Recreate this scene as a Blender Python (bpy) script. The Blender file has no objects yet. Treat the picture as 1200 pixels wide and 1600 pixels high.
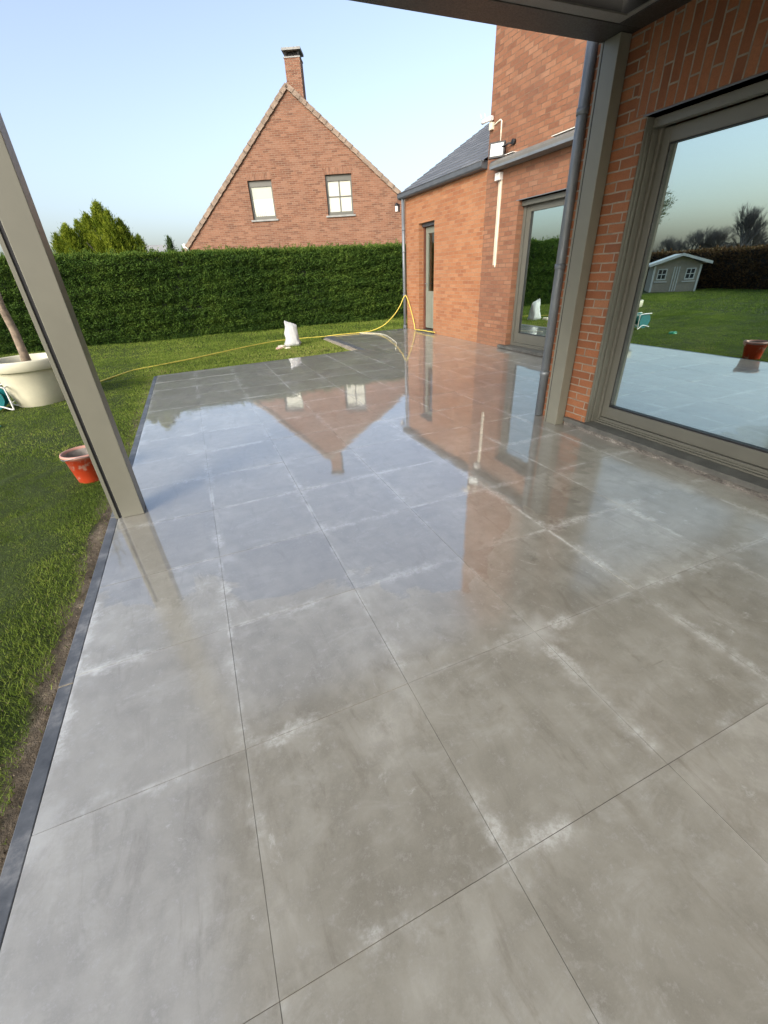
import bpy, bmesh, math, random
import numpy as np
from mathutils import Vector, Matrix
random.seed(7); rng = np.random.default_rng(11)
S = bpy.context.scene
C = bpy.context.scene.collection
R = math.radians
# ------------------------------------------------------------------ camera
cam = bpy.data.objects.new('camera', bpy.data.cameras.new('camera')); C.objects.link(cam); S.camera = cam
cr = Vector((0.91889357, -0.39182592, -0.04590266)); cu = Vector((0.2340254, 0.4477251, 0.8630031)); cf = Vector((0.31759521, 0.80375038, -0.50310894))
H = 1.3533
cam.matrix_world = Matrix(((cr.x, cu.x, -cf.x, 0), (cr.y, cu.y, -cf.y, 0), (cr.z, cu.z, -cf.z, H), (0, 0, 0, 1)))
cam.data.sensor_fit = 'HORIZONTAL'; cam.data.sensor_width = 36; cam.data.lens = 644.77 / 1200 * 36
cam.data.clip_start = 0.02; cam.data.clip_end = 2000
S.render.resolution_x = 768; S.render.resolution_y = 1024
# ------------------------------------------------------------------ light
SUN_AZ_VEC = Vector((-0.80, -0.60)); SUN_EL = 29
w = bpy.data.worlds.new('World'); S.world = w; w.use_nodes = True
nt = w.node_tree
sky = nt.nodes.new('ShaderNodeTexSky'); sky.sky_type = 'NISHITA'; sky.sun_disc = False
sky.sun_elevation = R(SUN_EL); sky.sun_rotation = math.atan2(SUN_AZ_VEC.x, SUN_AZ_VEC.y)
sky.air_density = 1.0; sky.dust_density = 3.9; sky.ozone_density = 2.2; sky.altitude = 50
bg = nt.nodes['Background']; hz = nt.nodes.new('ShaderNodeHueSaturation'); hz.inputs['Saturation'].default_value = .76; nt.links.new(sky.outputs[0], hz.inputs['Color']); nt.links.new(hz.outputs[0], bg.inputs[0]); bg.inputs[1].default_value = 0.15
sd = bpy.data.lights.new('sun', 'SUN'); sd.energy = 1.15; sd.angle = R(24); sd.color = (1, .955, .88)
so = bpy.data.objects.new('sun', sd); C.objects.link(so)
sv = Vector((SUN_AZ_VEC.x * math.cos(R(SUN_EL)), SUN_AZ_VEC.y * math.cos(R(SUN_EL)), math.sin(R(SUN_EL))))
so.rotation_euler = sv.to_track_quat('Z', 'Y').to_euler(); so.location = (-20, -15, 12)
S.view_settings.view_transform = 'Standard'; S.view_settings.look = 'None'; S.view_settings.exposure = 1.1; S.view_settings.gamma = 1

# ------------------------------------------------------------------ node helpers
class N:
    def __init__(s, name):
        s.m = bpy.data.materials.new(name); s.m.use_nodes = True; s.t = s.m.node_tree
        s.b = s.t.nodes['Principled BSDF']; s.out = s.t.nodes['Material Output']
    def n(s, typ, **k):
        nd = s.t.nodes.new('ShaderNode' + typ)
        for a, v in k.items(): setattr(nd, a, v)
        return nd
    def put(s, inp, v):
        if v is None: return
        if hasattr(v, 'is_output') or isinstance(v, bpy.types.NodeSocket): s.t.links.new(v, inp)
        else:
            if isinstance(v, (tuple, list)) and len(v) == 3 and len(inp.default_value) == 4: v = (*v, 1)
            inp.default_value = v
    def set(s, **k):
        for a, v in k.items(): s.put(s.b.inputs[a.replace('_', ' ')], v)
    def pos(s): return s.n('NewGeometry').outputs['Position']
    def uv(s): return s.n('TexCoord').outputs['UV']
    def attr(s, nm): return s.n('Attribute', attribute_name=nm)
    def noise(s, vec, scale, detail=4, rough=.55, dist=0):
        nd = s.n('TexNoise'); s.put(nd.inputs['Vector'], vec); nd.inputs['Scale'].default_value = scale
        nd.inputs['Detail'].default_value = detail; nd.inputs['Roughness'].default_value = rough; nd.inputs['Distortion'].default_value = dist
        return nd.outputs['Fac']
    def scale(s, vec, sc, loc=(0, 0, 0), rot=(0, 0, 0)):
        nd = s.n('Mapping'); s.put(nd.inputs[0], vec); nd.inputs['Scale'].default_value = sc; nd.inputs['Location'].default_value = loc; nd.inputs['Rotation'].default_value = rot
        return nd.outputs[0]
    def ramp(s, f, *st):
        nd = s.n('ValToRGB'); s.put(nd.inputs[0], f); e = nd.color_ramp.elements
        while len(e) < len(st): e.new(.5)
        for i, (p, c) in enumerate(st):
            e[i].position = p; e[i].color = (c, c, c, 1) if isinstance(c, (int, float)) else (*c, 1)
        return nd.outputs[0]
    def mix(s, f, a, b, mode='MIX'):
        nd = s.n('Mix', data_type='RGBA', blend_type=mode); s.put(nd.inputs[0], f); s.put(nd.inputs[6], a); s.put(nd.inputs[7], b)
        return nd.outputs[2]
    def math(s, op, a, b=None, c=None, clamp=False):
        nd = s.n('Math', operation=op, use_clamp=clamp); s.put(nd.inputs[0], a)
        if b is not None: s.put(nd.inputs[1], b)
        if c is not None: s.put(nd.inputs[2], c)
        return nd.outputs[0]
    def rng(s, f, a, b, c=0, d=1):
        nd = s.n('MapRange', interpolation_type='SMOOTHSTEP'); s.put(nd.inputs[0], f)
        for i, v in enumerate((a, b, c, d)): nd.inputs[i + 1].default_value = v
        return nd.outputs[0]
    def bump(s, h, st, dist=.01, nrm=None):
        nd = s.n('Bump'); nd.inputs['Strength'].default_value = st; nd.inputs['Distance'].default_value = dist; s.put(nd.inputs['Height'], h)
        if nrm is not None: s.put(nd.inputs['Normal'], nrm)
        return nd.outputs[0]
    def sep(s, v):
        nd = s.n('SeparateXYZ'); s.put(nd.inputs[0], v); return nd.outputs
def hexc(r, g, b):
    return tuple(((c / 255) / 12.92 if c / 255 < .04045 else ((c / 255 + .055) / 1.055) ** 2.4) for c in (r, g, b))

def paint(name, col, rough=.45, var=.12, bump=.0, metal=0, spec=.5, scale=6):
    m = N(name); p = m.pos(); f = m.noise(p, scale, 5, .6); g = m.noise(p, scale * 18, 3)
    c = m.mix(m.ramp(f, (.3, 0), (.7, 1)), tuple(x * (1 - var) for x in col), tuple(min(1, x * (1 + var)) for x in col))
    m.set(Base_Color=c, Roughness=m.rng(g, .2, .8, rough * .8, min(1, rough * 1.25)), Metallic=metal, Specular_IOR_Level=spec)
    if bump: m.set(Normal=m.bump(g, bump, .004))
    return m.m

def brick(name, cols, mortar, bw=.215, bh=.063, joint=.012, stain=.25, mortar_noise=True, low=.0, rough=.9):
    m = N(name); uv = m.uv(); p = m.pos()
    wob = m.n('VectorMath', operation='MULTIPLY_ADD')
    nn = m.n('TexNoise'); m.put(nn.inputs['Vector'], uv); nn.inputs['Scale'].default_value = 14; nn.inputs['Detail'].default_value = 2
    m.put(wob.inputs[0], nn.outputs['Color']); wob.inputs[1].default_value = (.006, .006, 0); m.put(wob.inputs[2], uv)
    b = m.n('TexBrick'); m.put(b.inputs['Vector'], wob.outputs[0]); b.inputs['Scale'].default_value = 1
    b.inputs['Brick Width'].default_value = bw; b.inputs['Row Height'].default_value = bh; b.inputs['Mortar Size'].default_value = joint / 2
    b.inputs['Mortar Smooth'].default_value = .15; b.inputs['Bias'].default_value = 0
    b.inputs['Color1'].default_value = (0, 0, 0, 1); b.inputs['Color2'].default_value = (1, 1, 1, 1); b.inputs['Mortar'].default_value = (.5, .5, .5, 1)
    tone = m.math('MULTIPLY_ADD', m.noise(uv, 7, 4, .7), .68, m.math('MULTIPLY', m.sep(b.outputs['Color'])[0], .52))
    n = len(cols); st = [(.25 + .75 * i / (n - 1) * .95, c) for i, c in enumerate(cols)]
    col = m.ramp(tone, *st)
    fine = m.noise(uv, 90, 4, .7)
    col = m.mix(m.rng(fine, .3, .75, 0, .35), col, tuple(c * .55 for c in cols[0]))
    big = m.noise(uv, .9, 5, .6)
    col = m.mix(m.rng(big, .35, .75, 0, stain), col, tuple(c * .5 + .03 for c in cols[0]))
    if low:   # damp, limey band at the foot of the wall
        z = m.sep(uv)[1]; wet = m.math('MULTIPLY', m.rng(m.math('ADD', z, m.math('MULTIPLY', m.noise(uv, 4, 4), .35)), .15, .6, 1, 0), low)
        col = m.mix(wet, col, tuple(c * .62 for c in cols[-1]))
    mc = m.mix(m.rng(m.noise(uv, 7, 5, .7), .35, .7), mortar, tuple(c * .55 for c in mortar))
    fac = b.outputs['Fac']
    m.set(Base_Color=m.mix(fac, col, mc), Roughness=rough)
    h = m.math('SUBTRACT', m.math('MULTIPLY', fine, .35), fac)
    m.set(Normal=m.bump(h, .8, .006))
    return m.m

# ------------------------------------------------------------------ object helpers
def tag(o, label=None, cat=None, group=None, kind=None):
    for k, v in (('label', label), ('category', cat), ('group', group), ('kind', kind)):
        if v: o[k] = v
    return o
def empty(name, loc, label, cat, group=None, rz=0):
    o = bpy.data.objects.new(name, None); C.objects.link(o); o.location = loc; o.rotation_euler = (0, 0, rz); o.empty_display_size = .1
    tag(o, label, cat, group); return o
class MB:
    def __init__(s): s.v = []; s.f = []; s.uv = []; s.mi = []; s.sm = []
    def quad(s, pts, uv=None, mi=0, smooth=False):
        i = len(s.v); s.v += [tuple(p) for p in pts]; s.f.append(tuple(range(i, i + len(pts))))
        s.uv += list(uv) if uv else [(0, 0)] * len(pts); s.mi.append(mi); s.sm.append(smooth); return s
    def box(s, a, b, mi=0, M=None, uvmode=None):
        x0, y0, z0 = [min(a[i], b[i]) for i in range(3)]; x1, y1, z1 = [max(a[i], b[i]) for i in range(3)]
        P = [(x0, y0, z0), (x1, y0, z0), (x1, y1, z0), (x0, y1, z0), (x0, y0, z1), (x1, y0, z1), (x1, y1, z1), (x0, y1, z1)]
        Q = [tuple(M @ Vector(p)) for p in P] if M else P
        for f in ((0, 3, 2, 1), (4, 5, 6, 7), (0, 1, 5, 4), (1, 2, 6, 5), (2, 3, 7, 6), (3, 0, 4, 7)):
            ax = {0: 2, 1: 2, 2: 1, 3: 0, 4: 1, 5: 0}[((0, 3, 2, 1), (4, 5, 6, 7), (0, 1, 5, 4), (1, 2, 6, 5), (2, 3, 7, 6), (3, 0, 4, 7)).index(f)]
            uv = [(P[k][1] if ax == 0 else P[k][0], P[k][1] if ax == 2 else P[k][2]) for k in f]
            s.quad([Q[k] for k in f], uv, mi)
        return s
    def tube(s, pts, r, n=8, mi=0, cap=True, r_end=None):
        pts = [Vector(p) for p in pts]; L = len(pts); rings = []
        prev = None
        for i, p in enumerate(pts):
            d = (pts[min(i + 1, L - 1)] - pts[max(i - 1, 0)]).normalized()
            a = d.orthogonal().normalized() if prev is None else (prev - d * prev.dot(d)).normalized()
            prev = a; b = d.cross(a)
            rr = (r[i] if isinstance(r, (list, tuple)) else (r if r_end is None else r + (r_end - r) * i / (L - 1)))
            rings.append([p + (a * math.cos(2 * math.pi * k / n) + b * math.sin(2 * math.pi * k / n)) * rr for k in range(n)])
        i0 = len(s.v)
        for rg in rings: s.v += [tuple(q) for q in rg]
        for i in range(L - 1):
            for k in range(n):
                f = (i0 + i * n + k, i0 + i * n + (k + 1) % n, i0 + (i + 1) * n + (k + 1) % n, i0 + (i + 1) * n + k)
                s.f.append(f); s.uv += [(k / n, i), ((k + 1) / n, i), ((k + 1) / n, i + 1), (k / n, i + 1)]; s.mi.append(mi); s.sm.append(True)
        if cap:
            s.f.append(tuple(i0 + k for k in reversed(range(n)))); s.uv += [(0, 0)] * n; s.mi.append(mi); s.sm.append(False)
            s.f.append(tuple(i0 + (L - 1) * n + k for k in range(n))); s.uv += [(0, 0)] * n; s.mi.append(mi); s.sm.append(False)
        return s
    def lathe(s, prof, n=48, c=(0, 0, 0), mi=0, smooth=True):
        i0 = len(s.v)
        for r_, z in prof:
            for k in range(n): a = 2 * math.pi * k / n; s.v.append((c[0] + r_ * math.cos(a), c[1] + r_ * math.sin(a), c[2] + z))
        for i in range(len(prof) - 1):
            for k in range(n):
                s.f.append((i0 + i * n + k, i0 + i * n + (k + 1) % n, i0 + (i + 1) * n + (k + 1) % n, i0 + (i + 1) * n + k))
                s.uv += [(k / n, i)] * 4; s.mi.append(mi); s.sm.append(smooth)
        return s
    def build(s, name, mats, parent=None, bevel=0, weld=False):
        me = bpy.data.meshes.new(name); me.from_pydata(s.v, [], s.f)
        if not isinstance(mats, (list, tuple)): mats = [mats]
        for m in mats: me.materials.append(m)
        me.polygons.foreach_set('material_index', s.mi); me.polygons.foreach_set('use_smooth', s.sm)
        ul = me.uv_layers.new(name='UVMap'); ul.data.foreach_set('uv', [c for u in s.uv for c in u])
        me.update()
        o = bpy.data.objects.new(name, me); C.objects.link(o)
        if parent: o.parent = parent
        if bevel:
            if True:
                bm = bmesh.new(); bm.from_mesh(me); bmesh.ops.remove_doubles(bm, verts=bm.verts, dist=1e-5); bm.to_mesh(me); bm.free()
            md = o.modifiers.new('bevel', 'BEVEL'); md.width = bevel; md.segments = 2; md.limit_method = 'ANGLE'; md.angle_limit = R(40)
        return o
def place(parent, o):  # keep world coordinates while parenting to an empty at a base point
    o.parent = parent; o.matrix_parent_inverse = parent.matrix_world.inverted() if False else Matrix.Translation(-parent.location)
    return o
def P(name, mb, mats, parent=None, bevel=0):
    o = mb.build(name, mats, None, bevel)
    if parent:
        o.parent = parent
        if parent.type == 'EMPTY':
            o.matrix_parent_inverse = (Matrix.Translation(parent.location) @ parent.rotation_euler.to_matrix().to_4x4()).inverted()
    return o

def wall_faces(mb, O, U, Nn, u0, u1, z0, z1, holes, depth, mi=0, usplit=(), soldier=None, mi2=1):
    """brick wall: plane through O, horizontal axis U, outward normal Nn, with openings [(ua,ub,za,zb)]"""
    O = Vector(O); U = Vector(U); Nn = Vector(Nn); Z = Vector((0, 0, 1))
    us = sorted({u0, u1, *[h[0] for h in holes], *[h[1] for h in holes], *usplit}); zs = sorted({z0, z1, *[h[2] for h in holes], *[h[3] for h in holes]})
    flip = U.cross(Z).dot(Nn) < 0
    def q(pts, uv, m=mi):
        if flip: pts = pts[::-1]; uv = uv[::-1]
        mb.quad(pts, uv, m)
    W = lambda u, z, d=0: O + U * u + Z * z - Nn * d
    for a, b in zip(us, us[1:]):
        for c, d in zip(zs, zs[1:]):
            cu_, cz = (a + b) / 2, (c + d) / 2
            if any(h[0] < cu_ < h[1] and h[2] < cz < h[3] for h in holes): continue
            q([W(a, c), W(b, c), W(b, d), W(a, d)], [(a, c), (b, c), (b, d), (a, d)])
            q([W(b, c, depth), W(a, c, depth), W(a, d, depth), W(b, d, depth)], [(b, c), (a, c), (a, d), (b, d)])
    for a, b, c, d in holes:
        q([W(a, c), W(a, d), W(a, d, depth), W(a, c, depth)], [(0, c), (0, d), (depth, d), (depth, c)])
        q([W(b, d), W(b, c), W(b, c, depth), W(b, d, depth)], [(0, d), (0, c), (depth, c), (depth, d)])
        q([W(a, d), W(b, d), W(b, d, depth), W(a, d, depth)], [(a, 0), (b, 0), (b, depth), (a, depth)])
        q([W(b, c), W(a, c), W(a, c, depth), W(b, c, depth)], [(b, 0), (a, 0), (a, depth), (b, depth)])
    q([W(u0, z0, depth), W(u0, z0), W(u0, z1), W(u0, z1, depth)], [(-depth, z0), (0, z0), (0, z1), (-depth, z1)])
    q([W(u1, z0), W(u1, z0, depth), W(u1, z1, depth), W(u1, z1)], [(0, z0), (depth, z0), (depth, z1), (0, z1)])
    q([W(u0, z1), W(u1, z1), W(u1, z1, depth), W(u0, z1, depth)], [(u0, 0), (u1, 0), (u1, depth), (u0, depth)])

def leaves(name, c, d, nrm, L, Wd, tint, mat, parent=None, bend=None):
    """n rhombic leaves: centre c, long axis d, face normal nrm, lengths L, widths Wd, tint 0..1"""
    n = len(c); d = d / np.linalg.norm(d, axis=1, keepdims=True); s = np.cross(d, nrm); s /= np.linalg.norm(s, axis=1, keepdims=True) + 1e-9
    L = np.broadcast_to(L, n)[:, None]; Wd = np.broadcast_to(Wd, n)[:, None]
    v = np.empty((n, 4, 3)); v[:, 0] = c - d * L * .5; v[:, 1] = c + s * Wd * .5 + d * L * .05; v[:, 2] = c + d * L * .5; v[:, 3] = c - s * Wd * .5 + d * L * .05
    return soup(name, v, tint, mat, parent)
def soup(name, v, tint, mat, parent=None):
    n, k, _ = v.shape; me = bpy.data.meshes.new(name)
    me.vertices.add(n * k); me.vertices.foreach_set('co', v.astype(np.float32).ravel())
    me.loops.add(n * k); me.loops.foreach_set('vertex_index', np.arange(n * k, dtype=np.int32))
    me.polygons.add(n); me.polygons.foreach_set('loop_start', np.arange(0, n * k, k, dtype=np.int32)); me.polygons.foreach_set('loop_total', np.full(n, k, dtype=np.int32))
    me.update(calc_edges=True)
    a = me.attributes.new('tint', 'FLOAT', 'POINT'); a.data.foreach_set('value', np.repeat(np.asarray(tint, dtype=np.float32), k))
    me.materials.append(mat); o = bpy.data.objects.new(name, me); C.objects.link(o)
    if parent:
        o.parent = parent
        if parent.type == 'EMPTY': o.matrix_parent_inverse = Matrix.Translation(-parent.location)
    return o
def leafmat(name, *cols, rough=.7, trans=.25, wn=.0):
    m = N(name); t = m.attr('tint').outputs['Fac']
    c = m.ramp(t, *[(i / (len(cols) - 1), c) for i, c in enumerate(cols)])
    m.set(Base_Color=c, Roughness=rough, Specular_IOR_Level=.15)
    tr = m.n('BsdfTranslucent'); m.put(tr.inputs[0], c); mx = m.n('MixShader'); mx.inputs[0].default_value = trans
    m.t.links.new(m.b.outputs[0], mx.inputs[1]); m.t.links.new(tr.outputs[0], mx.inputs[2]); m.t.links.new(mx.outputs[0], m.out.inputs[0])
    return m.m
def snoise(p, s, seed=0):  # cheap smooth noise from sines, ~[-1,1]
    q = p * s; o = np.zeros(len(p)); r_ = np.random.default_rng(seed)
    for k in range(6):
        w_ = r_.normal(size=3); w_ /= np.linalg.norm(w_); o += np.sin(q @ w_ * (1 + .6 * k) + r_.uniform(0, 6.28)) / (1 + .35 * k)
    return o / 2.6

# ------------------------------------------------------------------ materials
M = {}
M['frame'] = paint('powder coated taupe', hexc(88, 88, 80), .42, .06)
M['post'] = paint('powder coated greige', hexc(110, 109, 97), .38, .05)
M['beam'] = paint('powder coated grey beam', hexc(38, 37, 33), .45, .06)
M['louvre'] = paint('dark grey louvre', hexc(34, 34, 33), .5, .06)
M['black'] = paint('black rubber', (.008, .008, .009), .5, .2)
M['zinc'] = paint('weathered zinc', hexc(112, 118, 122), .42, .14, metal=.25)
M['zincd'] = paint('dark zinc', hexc(84, 88, 92), .45, .14, metal=.2)
M['awn'] = paint('awning cassette', hexc(104, 102, 96), .5, .1)
M['white'] = paint('white plastic', (.72, .70, .64), .4, .06)
M['cream'] = paint('cream plastic duct', (.66, .60, .47), .45, .1)
M['cam'] = paint('camera shell', (.74, .74, .72), .35, .04)
M['lens'] = paint('black gloss', (.01, .01, .012), .12, .1)
M['stone'] = paint('blue stone sill', hexc(78, 78, 74), .55, .35, .25, scale=9)
M['hose'] = paint('yellow hose', (.62, .50, .08), .4, .12)
M['hosep'] = paint('pale hose', (.66, .64, .50), .45, .1)
M['pot'] = paint('cream planter', (.60, .57, .42), .55, .07, .1)
M['soil'] = paint('potting soil', (.05, .035, .022), .95, .5, .8, scale=14)
M['bark'] = paint('bark', (.24, .185, .13), .9, .45, 1.0, scale=16)
M['darkbark'] = paint('dark bark', (.07, .058, .048), .9, .35, .6, scale=9)
M['greybark'] = paint('grey winter bark', (.15, .13, .12), .9, .3)
M['doorgrey'] = paint('painted grey green door', hexc(118, 122, 110), .45, .08)
M['brown'] = paint('brown stained timber', (.10, .035, .02), .5, .3, scale=8)
M['cap'] = paint('concrete cap', (.30, .30, .28), .8, .2)
M['dark'] = paint('dark void', (.012, .011, .01), .8, .2)
M['teal'] = paint('teal plastic', (.01, .16, .17), .35, .12)
M['green'] = paint('green plastic', (.02, .25, .12), .35, .12)
M['room'] = paint('room plaster', (.20, .19, .17), .8, .1)
M['roomfloor'] = paint('room floor', (.10, .09, .08), .5, .1)
M['brick_near'] = brick('orange facing brick', [(.15, .052, .020), (.21, .073, .027), (.26, .095, .037), (.30, .135, .062)], (.25, .215, .165), .21, .0635, .011, .35)
M['brick_annex'] = brick('annex orange brick', [(.25, .090, .038), (.33, .130, .052), (.37, .158, .068), (.42, .205, .10)], (.34, .235, .145), .20, .066, .009, .2, low=.6)
M['brick_tower'] = brick('tower red brick', [(.16, .064, .033), (.24, .100, .050), (.28, .125, .064), (.32, .165, .095)], (.19, .115, .070), .20, .066, .011, .35, low=.5)  # mortar colour darkened to stand in for shadow lines between the courses
M['brick_gable'] = brick('neighbour red brick', [(.14, .060, .034), (.24, .105, .058), (.295, .138, .078), (.35, .185, .115)], (.34, .26, .18), .23, .066, .010, .3)
M['verge'] = paint('clay verge tile', (.25, .185, .135), .85, .35, .4, scale=5)
def slate():
    m = N('dark slates'); uv = m.uv()
    b = m.n('TexBrick'); m.put(b.inputs['Vector'], uv); b.inputs['Scale'].default_value = 1; b.inputs['Brick Width'].default_value = .27; b.inputs['Row Height'].default_value = .18
    b.inputs['Mortar Size'].default_value = .006; b.inputs['Color1'].default_value = (.07, .075, .085, 1); b.inputs['Color2'].default_value = (.19, .20, .21, 1); b.inputs['Mortar'].default_value = (.015, .015, .017, 1)
    m.set(Base_Color=m.mix(m.noise(uv, 6, 4), b.outputs[0], (.09, .095, .10)), Roughness=.55, Normal=m.bump(b.outputs['Fac'], -.6, .008)); return m.m
M['slate'] = slate()
def glass(name, refl=(.72, .88, .86), tint=(.35, .42, .40), lo=.45, hi=.95):
    m = N(name); g = m.n('BsdfGlossy'); m.put(g.inputs[0], (*refl, 1)); g.inputs['Roughness'].default_value = .0
    m.put(g.inputs['Normal'], m.bump(m.noise(m.pos(), 1.3, 2), .02, .02))
    t = m.n('BsdfTransparent'); m.put(t.inputs[0], (*tint, 1)); lw = m.n('LayerWeight'); lw.inputs[0].default_value = .35
    mx = m.n('MixShader'); m.put(mx.inputs[0], m.rng(lw.outputs['Facing'], 0, 1, lo, hi)); m.t.links.new(t.outputs[0], mx.inputs[1]); m.t.links.new(g.outputs[0], mx.inputs[2])
    m.t.links.new(mx.outputs[0], m.out.inputs[0]); return m.m
M['flood'] = paint('floodlight glass', (.50, .53, .50), .3, .05)
M['glass'] = glass('solar glazing', (.84, 1.0, .97), lo=.62, hi=1.0)
M['glass2'] = glass('clear glazing', (.8, .9, .9), (.7, .75, .72), .08, .35)
def blind(name, col):
    m = N(name); p = m.pos(); m.set(Base_Color=m.mix(m.noise(p, 4), col, tuple(c * .9 for c in col)), Roughness=.25, Coat_Weight=.6, Coat_Roughness=.03); return m.m
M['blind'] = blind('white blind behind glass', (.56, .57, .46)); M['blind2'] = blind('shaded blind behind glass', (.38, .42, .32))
M['glassdark'] = blind('small dark glazing', (.02, .025, .03))

def tile_mat():
    m = N('wet porcelain paving'); p = m.pos(); R_ = m.n('Attribute', attribute_name='rnd').outputs['Color']; uv = m.uv()
    off = m.n('VectorMath', operation='MULTIPLY_ADD'); m.put(off.inputs[0], R_); off.inputs[1].default_value = (23, 17, 9); m.put(off.inputs[2], p)
    q = off.outputs[0]; rr = m.sep(R_)
    n1 = m.noise(q, 1.7, 6, .62, .5); n2 = m.noise(m.scale(q, (5, 2.2, 1), rot=(0, 0, .5)), 1.2, 6, .68, .8); n3 = m.noise(q, 15, 8, .8); grain = m.noise(p, 240, 2, .6)
    f = m.math('MULTIPLY_ADD', n1, .62, m.math('MULTIPLY', n2, .38))
    c = m.ramp(f, (.33, (.205, .195, .160)), (.47, (.290, .280, .236)), (.56, (.350, .342, .295)), (.70, (.48, .475, .43)))
    c = m.mix(m.rng(n3, .42, .64, 0, .5), c, (.16, .15, .12)); c = m.mix(m.rng(m.noise(q, 30, 8, .85), .5, .66, 0, .40), c, (.52, .52, .49)); c = m.mix(m.rng(m.noise(m.scale(q, (1.6, 3, 1), rot=(0, 0, -.4)), 2.2, 8, .75, .7), .50, .72, 0, .5), c, (.44, .44, .40)); c = m.mix(m.rng(m.noise(m.scale(q, (3, 1, 1), rot=(0, 0, .8)), 2.6, 6, .7, 1.5), .52, .72, 0, .5), c, (.16, .14, .105))
    c = m.mix(m.math('MULTIPLY', rr[2], .22), c, (.30, .29, .25)); c = m.mix(m.math('MULTIPLY', rr[0], .22), c, (.15, .133, .102))
    c = m.mix(m.rng(grain, .3, .7, 0, .12), c, (.36, .35, .31))
    su = m.sep(uv)
    def ed(a): return m.math('MINIMUM', a, m.math('SUBTRACT', 1, a))
    eu, ev = ed(su[0]), ed(su[1]); e = m.math('MINIMUM', eu, ev)
    pn = m.noise(p, 2.0, 5, .65); pn2 = m.noise(p, 14, 4, .7)
    halo = m.math('MULTIPLY', m.math('MULTIPLY', m.rng(m.math('ADD', e, m.math('MULTIPLY', m.math('SUBTRACT', pn2, .5), .22)), -.01, .085, 1, 0), m.rng(m.noise(p, 45, 5, .8), .36, .6, .3, 1)), m.rng(pn, .46, .60))
    line = m.math('MULTIPLY', m.math('MULTIPLY', m.rng(m.math('ADD', e, m.math('MULTIPLY', m.math('SUBTRACT', m.noise(p, 30, 3), .5), .02)), .006, .032, 1, 0), m.rng(m.noise(p, 2.3, 6, .7), .46, .66)), m.rng(m.sep(p)[1], .5, 1.6, .35, 1.2))
    corner = m.math('MULTIPLY', m.rng(m.math('ADD', m.math('MAXIMUM', eu, ev), m.math('MULTIPLY', pn2, .2)), .12, .3, 1, 0), m.rng(m.noise(p, .9, 3), .45, .6))
    fl = m.math('MULTIPLY', m.rng(m.noise(p, 5.0, 8, .78, 1.2), .60, .72), .5)
    wm = m.math('MAXIMUM', m.math('MULTIPLY', halo, .85), m.math('MAXIMUM', m.math('MULTIPLY', line, .8), m.math('MAXIMUM', m.math('MULTIPLY', corner, .5), fl)))
    c = m.mix(wm, c, (.56, .57, .54))
    sc = m.noise(m.scale(q, (1, 9, 1), rot=(0, 0, .9)), 1.6, 4, .6, .6)
    c = m.mix(m.rng(sc, .72, .78, 0, .35), c, (.07, .055, .035))
    y = m.sep(p)[1]; x = m.sep(p)[0]
    edge_ = m.math('ADD', m.math('MULTIPLY_ADD', m.math('ABSOLUTE', m.math('SUBTRACT', x, .9)), -.45, y), m.math('MULTIPLY', m.math('SUBTRACT', m.noise(p, 1.5, 7, .62, .6), .5), 2.0))
    wet = m.math('MULTIPLY_ADD', m.rng(edge_, 1.28, 1.34), .66, m.math('MULTIPLY', m.rng(edge_, .2, 1.9), .34))
    c = m.mix(m.math('MULTIPLY', wet, .25), c, (.10, .095, .085))
    nb = m.bump(m.math('ADD', n3, m.math('MULTIPLY', grain, .4)), .12, .002)
    m.set(Base_Color=c, Roughness=m.rng(n2, .3, .7, .34, .5), Normal=nb, IOR=1.5)
    cr_ = m.math('MULTIPLY_ADD', m.math('SUBTRACT', 1, wet), .16, .018)
    m.put(m.b.inputs['Coat Weight'], m.rng(wet, 0, 1, .6, 1)); m.put(m.b.inputs['Coat Roughness'], m.math('ADD', cr_, m.math('MULTIPLY', wm, .05)))
    m.b.inputs['Coat IOR'].default_value = 3.0
    wv = m.bump(m.noise(m.scale(p, (1, 1.0, 1)), 5.5, 4, .6), .09, .006, m.bump(n3, .03, .002))
    m.put(m.b.inputs['Coat Normal'], wv)
    return m.m
M['tile'] = tile_mat()
def grout():
    m = N('joint filler'); p = m.pos(); m.set(Base_Color=m.ramp(m.noise(p, 2.3, 5, .6), (.36, (.012, .011, .009)), (.44, (.12, .11, .09)), (.56, (.17, .16, .13)), (.64, (.5, .5, .46))), Roughness=.8); return m.m
M['grout'] = grout()
def kerbm():
    m = N('blue stone kerb'); p = m.pos(); n = m.noise(p, 7, 6, .7); m.set(Base_Color=m.ramp(n, (.3, (.035, .040, .046)), (.52, (.085, .092, .10)), (.68, (.20, .205, .205))), Roughness=.5, Coat_Weight=.35, Coat_Roughness=.3, Normal=m.bump(m.noise(p, 60, 3), .3, .002)); return m.m
M['kerb'] = kerbm()
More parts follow.
